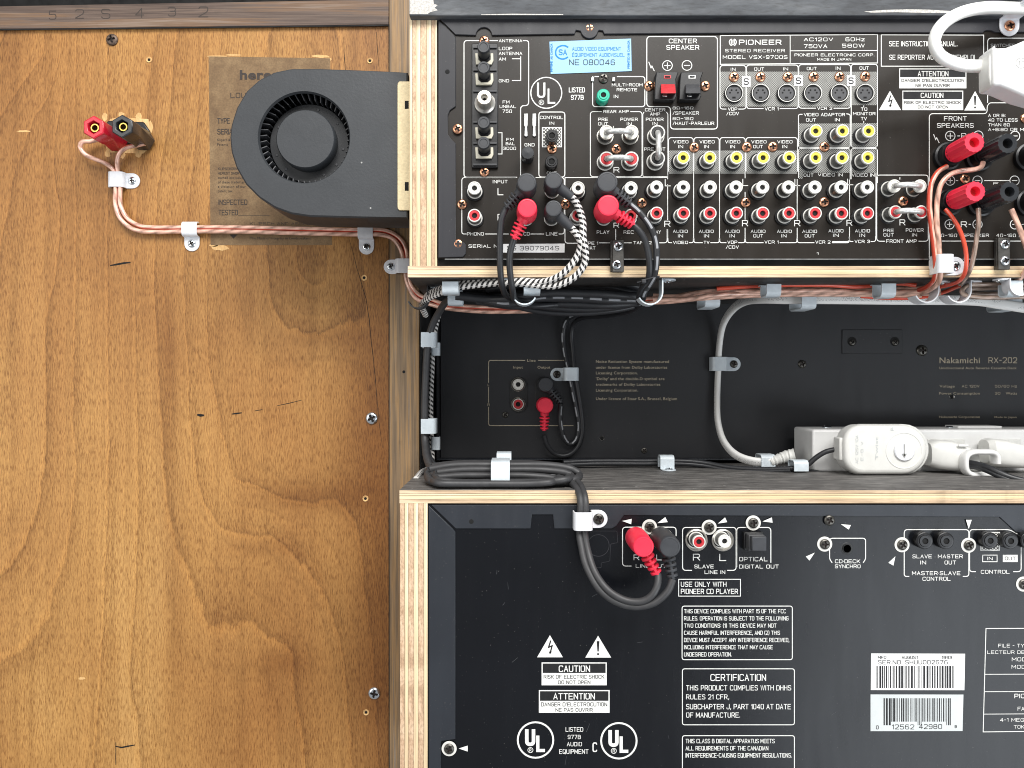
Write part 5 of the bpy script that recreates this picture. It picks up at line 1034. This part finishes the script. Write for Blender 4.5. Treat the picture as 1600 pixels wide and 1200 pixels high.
cord('black_cable', 'thick black cable bending down the left inner side of the middle bay', 'cable', pp((760,462,-42),(722,460,-46),(699,470,-58),(686,488,-70),(675,510,-76),(668,540,-79),(665,590,-80),(663.5,640,-80),(664,690,-78),(668,720,-60),(680,738,-36),(700,745,-25)), 2.3, 'cable_charcoal', 'upright cables in the left of the middle bay')
cord('black_cable', 'second black cable beside the braided one in the left of the middle bay', 'cable', pp((668,560,-90),(666,600,-92),(665,650,-92),(666,690,-90),(672,718,-70),(682,730,-45)), 1.9, 'cable_black', 'upright cables in the left of the middle bay')
cord('braided_cable', 'upright black and white braided cable in the left of the middle bay', 'cable', pp((686,490,-96),(681,510,-100),(677,540,-102),(675,580,-102),(673,630,-102),(674,680,-102),(675,718,-100),(668,732,-92),(658,738,-70),(650,748,-50)), 1.7, 'braid', 'upright cables in the left of the middle bay')
# lower black power leads
for i, (lb, o_) in enumerate((('upper of two black power leads along the back of the lower shelf', 0), ('lower of two black power leads along the back of the lower shelf', 4.5))):
    cord('power_lead', lb, 'cable', pp((880,722+o_,-100),(930,720+o_,-105),(1000,720+o_,-108),(1060,720+o_,-108),(1100,723+o_,-106),(1140,730+o_,-98),(1190,733+o_*.7,-88),(1235,732+o_*.6,-80)), 1.6, 'cable_black', 'black power leads behind')
# zip tie
zt = empty('zip_tie', P(1016, 437, 6), 'small black zip tie binding the two cables below the upper shelf edge', 'zip tie')
a = P(1015, 436, 4); ring = [(a[0]+4.6*math.cos(t), a[1]+4.0*math.sin(t), a[2]+1.2*math.cos(t)) for t in np.linspace(0, 2*math.pi, 17)]
build('strap', sweep(ring, [(.3,1.0),(-.3,1.0),(-.3,-1.0),(.3,-1.0)], 1, caps=True), mt['cable_black'], zt)
build('tie_head', MB().pbox(1003, 436, 1010, 442, 5, 9), mt['cable_black'], zt, bevel=.3)
build('tie_tail', sweep(pp((1006,438,7),(1001,440,6),(996,441,5)), [(.3,.8),(-.3,.8),(-.3,-.8),(.3,-.8)], 1), mt['cable_black'], zt)

# ------------------------------------------------------------------ clear speaker wire
SWG = 'clear copper speaker wires'
def wire(label, pts, r=1.45, mat='wire', group=SWG): return cord('speaker_wire', label, 'speaker wire', pts, r, mat, group)
e = SD+1.5
wire('clear copper wire from the red post, looping out left and along the cabinet back', pp((160,216,e+2),(141,221,e+3),(130,221,e+4),(125,229,e+4),(134,242,e+3),(152,250,e+2),(169,258,e+1),(178.5,268,e),(181,285,e),(180.5,320,e),(190,344,e),(211,359,e),(240,362.5,e),(300,361.5,e),(380,362,e),(450,364,e),(560,366.5,e),(592,366.5,e),(610,371,e),(622,382,e),(629,400,e),(633,425,e),(638,447,e),(650,466,e),(668,474,-85),(700,482,-80),(760,487,-72),(830,486,-64),(900,484,-60),(1000,474,-50),(1050,471,-46),(1100,466,-44),(1200,461,-42),(1300,460,-40),(1400,461,-38),(1440,462,-34)))
wire('red-edged copper wire from the black post, running beside the other along the cabinet', pp((226,224,e+6),(214,227,e+5),(197,231,e+3),(186.5,240,e+2),(183,252,e+1),(184,266,e),(188,285,e),(188,318,e),(198,340,e),(219,353,e),(250,355.5,e),(313,355,e),(380,355.5,e),(450,357,e),(560,359.5,e),(592,359,e),(612,364,e),(627,375,e),(635,392,e),(637,420,e),(642,445,e),(655,461,e),(672,467,-85),(700,476,-78),(760,480,-70),(830,480,-62),(900,478,-58),(1000,468,-50),(1050,464,-46),(1100,456,-44),(1200,451,-42),(1260,451,-40),(1340,453,-38),(1400,451,-36),(1445,450,-30)), mat='wire_red')
wire('upper pink copper wire of the run under the shelf', pp((1020,462,-44),(1060,463,-42),(1110,455,-40),(1200,455.5,-36),(1300,454,-34),(1345,457,-32),(1430,455,-26),(1470,452,-20)))
wire('middle copper wire of the run under the shelf', pp((1020,468,-40),(1070,468,-38),(1120,461,-36),(1200,458,-40),(1300,457,-38),(1400,459,-34),(1470,458,-26)), mat='wire')
wire('top red-insulated wire of the run under the shelf', pp((1120,451,-34),(1200,446,-32),(1290,445.5,-30),(1340,448,-30),(1400,443,-26),(1432,446,-20)), 1.25, 'wire_orange')
wire('dark red wire looping low behind the clips', pp((1345,463,-44),(1400,466,-42),(1450,463,-38),(1476,456,-30),(1500,446,-20)), 1.2, 'wire_orange')
wire('copper wire from the upper red post, striped red, down into the shelf clip', pp((1479,260,7),(1465,269,9),(1455,288,10),(1452,317,10),(1455,352,9),(1460,392,7),(1462,420,5),(1459,438,0),(1448,448,-10),(1436,453,-20)), 1.35, 'wire_red')
wire('copper wire from the upper black post, curving beside the striped one', pp((1536,254,10),(1533,261,11),(1522,265,12),(1502,267,12),(1484,273,12),(1471,287,12),(1465,308,11),(1463.5,340,10),(1466,370,9),(1468,398,7),(1470,425,5),(1466,442,0),(1454,452,-10),(1440,459,-20)), 1.35)
wire('bright orange-red wire hanging from the lower red post', pp((1477,327,7),(1489,341,9),(1501,363,10),(1509,392,9),(1509,420,6),(1502,436,0),(1490,443,-8),(1470,448,-18)), 1.1, 'wire_orange')
wire('grey copper wire from the lower black post crossing the shelf edge', pp((1528.5,326,8),(1529,348,9),(1524,384,8),(1518,415,5),(1510,432,0),(1500,444,-10)), 1.25, 'wire_dull')
wire('copper wire dropping from the far right black post', pp((1580,327,8),(1590,350,9),(1600,376,9),(1608,405,7),(1598,430,0),(1580,446,-12)), 1.4, 'wire')
wc = empty('wire_coil', P(1535, 456, -12), 'small flattened coil of brown copper wire under the shelf at the right', 'wire coil')
for i, (x0, x1, yc, hh, d) in enumerate(((1503,1600,454,11,-12),(1510,1602,457,8,-18),(1507,1600,451,8,-24))):
    cord('coil_turn', None, None, [P(x, y, d) for x, y in ((x1,yc-hh),((x0+x1)/2,yc-hh+1),(x0+14,yc-hh+2),(x0+3,yc-hh*.4),(x0,yc+2),(x0+4,yc+hh*.6),(x0+16,yc+hh*.9),((x0+x1)/2,yc+hh),(x1,yc+hh-1))], 1.3, 'wire_dull', parent=wc)

# ------------------------------------------------------------------ white cables, plugs, power strip
def flat(w_, h_, n=20): return [(w_/2*math.copysign(abs(math.cos(2*math.pi*i/n))**.75, math.cos(2*math.pi*i/n)), h_/2*math.copysign(abs(math.sin(2*math.pi*i/n))**.75, math.sin(2*math.pi*i/n))) for i in range(n)]
wcab = empty('white_power_cable', P(1125, 560, -115), 'white flat power cable curving down across the cassette deck to the power strip', 'power cable')
cord('cord', None, None, pp((1640,487,-48),(1600,481,-50),(1560,475,-52),(1515,469.5,-54),(1400,468.5,-56),(1300,467.5,-58),(1230,467.5,-62),(1190,467,-72),(1165,470,-88),(1145,483,-106),(1130,507,-122),(1124,540,-129),(1122,580,-130),(1120.5,625,-129),(1122,660,-126),(1131,690,-118),(1150,711,-108),(1178,721,-100),(1208,721,-97)), 0, 'printcable', parent=wcab, section=flat(6.3, 3.8), up=(0,1,0))
bt = []
prof = []
for i in range(15): prof.append(((3.1+.1*i+(.55 if i % 2 else 0)), i*1.35))
sr = sweep([P(1204, 722, -97), P(1226, 714, -96), P(1242, 711, -94)], 3.9, 1, smooth=True, taper=lambda q: .75+.45*q+.10*math.sin(q*40)); build('strain_relief', sr, mt['creamplastic'], wcab, recalc=False)
strip = empty('power_strip', P(1420, 742, -90), 'long white power strip lying along the back of the lower shelf', 'power strip')
m = MB(); m.box(P(1270,0,-88)[0], X(2150), -122, -88, -59.0, P(0,671,-88)[2]); build('body', m, mt['whiteplastic'], strip, bevel=1.6, seg=3)
m = MB(); m.box(P(1497,0,-100)[0], P(1566,0,-100)[0], -116, -100, P(0,671,-88)[2], P(0,671,-88)[2]+1.6); build('outlet_cover', m, mt['whiteplastic'], strip, bevel=.5)
for x in (1292, 1485): screw(strip, (P(x,0,-108)[0], -108, P(0,671,-88)[2]), 3.0, 'zinc', (0,0,1))
for x0, x1 in ((1450,1508),(1535,1596)):
    m = MB(); m.box(P(x0,0,-87)[0], P(x1,0,-87)[0], -90, -87.2, P(0,731,-87)[2], P(0,686,-87)[2]); build('outlet_face', m, mt['creamplastic'], strip, bevel=.5)
# round-ended plug
pa = empty('disc_shaped_plug', P(1380, 742, -66), 'big white stadium-shaped plug with a round arrow knob standing in front of the power strip', 'plug')
def stad(x0, x1, y0, y1, n=14):
    r = (y1-y0)/2*.98; rl = r*.72
    return [(x1-r+r*math.cos(a), (y0+y1)/2+r*math.sin(a)) for a in np.linspace(-math.pi/2, math.pi/2, n)]+[(x0+rl-rl*math.sin(a)*1, (y0+y1)/2+(r-rl+rl*math.cos(a))) for a in np.linspace(0, math.pi/2, 7)]+[(x0+rl-rl*math.cos(a), (y0+y1)/2-(r-rl)-rl*math.sin(a)) for a in np.linspace(0, math.pi/2, 7)]
m = MB(); m.pprism(stad(1320, 1451, 663.5, 742.5), -77, -62); build('body', m, mt['creamplastic'], pa, bevel=3.2, seg=4)
m = MB(); m.pprism(stad(1316, 1452, 662, 743), -73, -69); build('seam_flange', m, mt['creamplastic'], pa, bevel=.8)
kc = P(1412.5, 704, -62); put('dial_ring', lathed([(11.9,-.2),(11.7,.25),(11.2,.25),(11.0,-.05)], 48).mesh('dial_ring'), mt['creamplastic'], pa, kc)
kb = put('knob', lathed([(6.6,-.2),(6.6,.8),(6.2,1.2),(.01,1.25)], 40).mesh('knob'), mt['greyish'] if 'greyish' in mt else mt['clip'], pa, kc)
q = Print(kb, ID, -60.7, 'inkgrey'); q.line([(1413,694),(1413,713)],1.6,name='arrow_mark').poly([(1413,716),(1409,709),(1417,709)],name='arrow_mark').done()
q = Print(pa, ID, -61.9, 'greypaper'); q.t('UL', 1392, 1397, 667, 673, .01); 
for x, y0, y1 in ((1337,680,724),(1345,690,720),(1368,683,718)): q.t('AC 125V 10A' if x < 1340 else 'E-8 V' if x < 1360 else 'Twist', x, x+4.2, y0, y1, .006, rot=90)
q.done()
m = MB(); m.pbox(1312,684,1321,720,-76,-66); build('cord_grip', m, mt['creamplastic'], pa, bevel=1.0)
cord('cord', None, None, pp((1306,702,-75),(1290,706,-76),(1275,715,-78),(1262,726,-80),(1245,731,-81),(1225,732,-83)), 1.7, 'cable_black', parent=pa)
cord('cord', None, None, pp((1306,739,-84),(1285,738,-86),(1262,734,-86),(1240,734,-84)), .9, 'cable_black', parent=pa)
# tapered plug with cord loop
def loft(name, secs, mat, parent, n=24):
    mb = MB(); vs = []
    for cx_, cy_, d, w_, h_, dep in secs:   # px centre, depth, half sizes mm (height, depth)
        c_ = P(cx_, cy_, d)
        for i in range(n):
            a = 2*math.pi*i/n; ca, sa = math.cos(a), math.sin(a); s1 = math.copysign(abs(ca)**.6, ca); s2 = math.copysign(abs(sa)**.6, sa)
            vs.append((c_[0]+w_*0, c_[1]+dep*s1, c_[2]+h_*s2))
    k = len(secs); fs = [(i*n+j, i*n+(j+1) % n, (i+1)*n+(j+1) % n, (i+1)*n+j) for i in range(k-1) for j in range(n)]+[tuple(range(n)), tuple(range((k-1)*n, k*n))]
    mb.add(vs, fs); return build(name, mb, mt[mat], parent)
tp = empty('side_entry_plug', P(1490, 735, -75), 'white tapered plug on the power strip, its black cord leaving through a loop', 'plug')
loft('body', ((1447,709,-80,0,7.5,7),(1460,709,-79,0,9.5,9),(1480,711,-78,0,9.8,9),(1500,715,-77,0,9,8),(1515,719,-76,0,7.5,7),(1522,721,-75,0,6,6)), 'creamplastic', tp)
lp = [(1512,706),(1522,704),(1540,704),(1550,706),(1556,713),(1556,722)]; lo = [(1503,714),(1503,732),(1507,740),(1516,745),(1538,744.5),(1551,740)]
pts_ = [P(x, y, -66) for x, y in ((1556,724),(1555,712),(1548,706.5),(1534,706),(1518,706.5),(1508,712),(1506,724),(1508,735),(1516,741),(1532,742),(1545,740),(1552,738))]
build('cord_loop', sweep(pts_, flat(3.6, 8), 1.5), mt['whiteplastic'], tp, recalc=False)
for k_, (lb, o_) in enumerate((('a',0),('b',5))): cord('cord', None, None, pp((1500,722+o_,-72),(1520,724+o_*.9,-66),(1540,729+o_,-58),(1560,738+o_,-52),(1580,746+o_,-48),(1610,753+o_,-44),(1640,757+o_,-42)), 1.9, 'cable_black', parent=tp)
tp2 = empty('side_entry_plug', P(1580, 725, -75), 'white plug at the right picture edge on the power strip', 'plug')
loft('body', ((1537,705,-80,0,7.5,6),(1545,706,-79,0,9,8),(1565,708,-78,0,9,8),(1590,712,-77,0,8,7),(1612,716,-76,0,7,6)), 'creamplastic', tp2)
build('lock_tab', MB().pbox(1498,694.5,1514,698,-69,-67.5), mt['whiteplastic'], tp, bevel=.5)
# big white cable and plug in front of the receiver
wp = empty('appliance_plug', P(1580, 140, 26), 'large white plug with a thick white cable looping in front of the receiver', 'plug')
cord('cord', None, None, pp((1650,14,16),(1600,13,16),(1570,12.5,17),(1545,12,20),(1520,15,26),(1497,22,32),(1476,35,37),(1463,52,40),(1460,70,40),(1469,87,38),(1486,97,35),(1508,102.5,32),(1530,103.5,30),(1552,103,29)), 0, 'whitecable', parent=wp, section=flat(6.2, 4.4), up=(0,1,0))
m = MB(); m.pprism([(1552,71),(1560,74),(1573,73.5),(1586,69),(1602,62),(1640,50),(1640,160),(1602,149),(1590,144),(1578,138.5),(1564,133),(1553,133)], 27, 40); build('body', m, mt['whiteplastic'], wp, bevel=5.0, seg=5)
m = MB(); m.pprism([(1556,69),(1552,74),(1548,82),(1546,90),(1546,120),(1548,131),(1551,136),(1558,133)], 29, 38); build('collar', m, mt['creamplastic'], wp, bevel=1.2, seg=3)
q = Print(wp, ID, 40.02, 'inkgrey'); q.ring(1595.5, 98.5, 8, 1.1).t('TC', 1591, 1601, 95, 102, 0).done()

# ------------------------------------------------------------------ clips
FX, UP, DN, RT = (1,0,0), (0,0,1), (0,0,-1), (1,0,0)
FR = (0,1,0)
CG = 'white'
clip('white clip on the cabinet just below the hexagonal posts', P(207.5,283,PD), FR, (-1,0,0), 10.2, 4.5, 9.5, 4.6)
clip('white clip holding the wire left of the kraft label', P(300.5,381,PD), FR, (0,0,1), 10.2, 5.0, 8.5, 4.6)
clip('white clip holding the wire below the fan', P(573,386,PD), FR, (0,0,1), 10.2, 5.5, 8.5, 4.6)
clip('white clip on the dark cabinet upright beside the shelf end', P(611,417,SD), FR, (1,0,0), 9.6, 4.0, 10, 4.6)
clip('grey clip with black screw at the neck of the deck lead', P(870,585,ND), FR, (1,0,0), 9.6, 5.0, 9.5, 12, 'clip_grey', 'blackscrew', 2.8)
clip('grey clip with black screw on the white cable over the deck', P(1146,569,ND), FR, (-1,0,0), 10.2, 7.0, 10.4, 8.2, 'clip_grey', 'blackscrew', 2.8, lift=0)
clip('pale blue clip with black screw at the top of the disc player', P(935,810.5,.8), FR, (-1,0,0), 10.0, 4.6, 9, 8.5, 'clip', 'blackscrew', 3.0)
clip('white clip on the plywood shelf edge gathering the speaker wires', P(1492,416,.2), FR, (-1,0,0), 10.2, 6.4, 7.6, 9.5)
clip('large white clip with copper screw at the top right of the receiver', P(1576,41.5,1.2), FR, (0,0,1), 11.0, 4.6, 11, 21, 'clip', 'copper', 2.9)
zs = Z(433.2)-.4; zl = Z(766.2)+.4
def on(px, d, z): return ((px-800)*(DIST-d)/FPX, d, z)
clip('pale blue clip on the braided cable near the left end of the upper shelf', on(707,-22,zs), DN, FR, 9.2, 5, 10, 7.2, 'clip_grey')
clip('pale blue clip on the braided cable under the middle of the bundle', on(830,-20,zs), DN, FR, 9.2, 5, 14, 7.6, 'clip_grey')
clip('blue-grey clip behind the first on the black cables at left', on(714,-58,zs), DN, FR, 9.2, 5, 10, 9.5, 'clip_grey')
clip('open grey hook-shaped clip under the shelf below the CD plugs', on(790,-6,zs), DN, FX, 9, 4, 13, 14, 'clip_grey', round_=.85)
clip('open grey hook-shaped clip under the shelf beside the zip tie', on(1043,-6,zs), DN, (-1,0,0), 9, 4, 13, 14, 'clip_grey', round_=.85)
clip('grey clip with zinc screw over the copper run at mid shelf', on(1195,-32,zs), DN, FR, 8.4, 5, 10, 7.4, 'clip_grey')
clip('grey clip with zinc screw over the copper run further right', on(1368,-30,zs), DN, FR, 8.4, 5, 10, 8.2, 'clip_grey')
clip('short grey clip peeking from below the copper run', on(1097,-70,zs), DN, FR, 9.2, 5, 20, 10.5, 'clip_grey')
clip('short grey clip below the white cable at mid shelf', on(1240,-78,zs), DN, FR, 9.2, 5, 20, 10.8, 'clip_grey')
clip('grey clip below the white cable and the coil of copper wire', on(1545,-78,zs), DN, FR, 9, 5, 20, 11.5, 'clip_grey')
clip('translucent hook clip round the wires left of the big shelf-edge clip', on(1470,-14,zs), DN, (-1,0,0), 9, 4, 13, 12, 'clip', round_=.85)
clip('translucent hook clip round the orange-red wire', on(1520,-14,zs), DN, (-1,0,0), 9, 4, 13, 12, 'clip', round_=.85)
clip('grey clip holding the coil of copper wire', on(1562,-16,zs), DN, FR, 8, 5, 8, 9, 'clip_grey')
clip('translucent hook clip at the far right under the shelf', on(1562,-4,zs), DN, (1,0,0), 7, 4, 11, 9, 'clip', round_=.85)
clip('black hook clip gathering the cables at the upper left corner of the middle bay', on(676,-36,zs), DN, (-1,0,0), 9, 3, 11, 13, 'cable_charcoal', round_=.9)
xw = P(655.5,0,SD)[0]+1.05
clip('upper grey clip on the upright cables of the middle bay', (xw, -96, P(0,531,-78)[2]), (1,0,0), FR, 9.8, 8, 12, 10, 'clip_grey')
clip('lower grey clip on the upright cables of the middle bay', (xw, -96, P(0,666,-78)[2]), (1,0,0), FR, 9.8, 8, 12, 10, 'clip_grey')
for y, lb in ((546,'small grey clip tab below the upper upright clip'), (692,'small grey clip tab below the lower upright clip')):
    clip(lb, (P(672,0,-104)[0], -104, P(0,y,-104)[2]), FR, (1,0,0), 9.0, 2, 4.5, 5, 'clip_grey', 'zinc', 1.6)
clip('grey clip clamping the coil of charcoal cable on the lower shelf', on(783,-34,zl), UP, FR, 10.6, 5, 24, 14.2, 'clip_grey')
clip('second grey clip standing behind the one on the coil', on(788,-62,zl), UP, FR, 9, 5, 16, 15.5, 'clip_grey', 'zinc')
clip('grey clip with zinc screw on the black power leads at mid shelf', on(1045,-90,zl), UP, (0,-1,0), 9.6, 5, 8, 9, 'clip_grey')
clip('grey clip on the black power leads beside the power strip', on(1240,-90,zl), UP, FR, 9.6, 3, 10, 7.5, 'clip_grey')
clip('small grey clip on the white cable before its strain relief', on(1188,-112,zl), UP, FR, 9.6, 4, 12, 9.5, 'clip_grey')

# ------------------------------------------------------------------ steel brackets holding the receiver
for lb, x0, y0, x1, y1, sc_ in (('small dark steel bracket with two screws below PLAY and REC', 954, 375, 975, 425, ((966,385),(963.5,413.5))), ('small dark steel bracket with two screws at the right shelf edge', 1557, 371, 1578.5, 421, ((1570.3,381.5),(1570.3,407.5)))):
    b0 = empty('bracket', P((x0+x1)/2, y1, 2), lb, 'bracket', 'steel brackets fixing the receiver to the shelf')
    build('plate', MB().pbox(x0+3, y0, x1, y1, 1.2, 4), mt['bracket'], b0, bevel=.4); build('plate_flange', MB().pbox(x0, y0+.8, x0+2.6, y1-.5, .3, 2.6), mt['bracket'], b0, bevel=.3)
    for x, y in sc_: screw(b0, P(x, y, 4), 2.6, 'zinc')
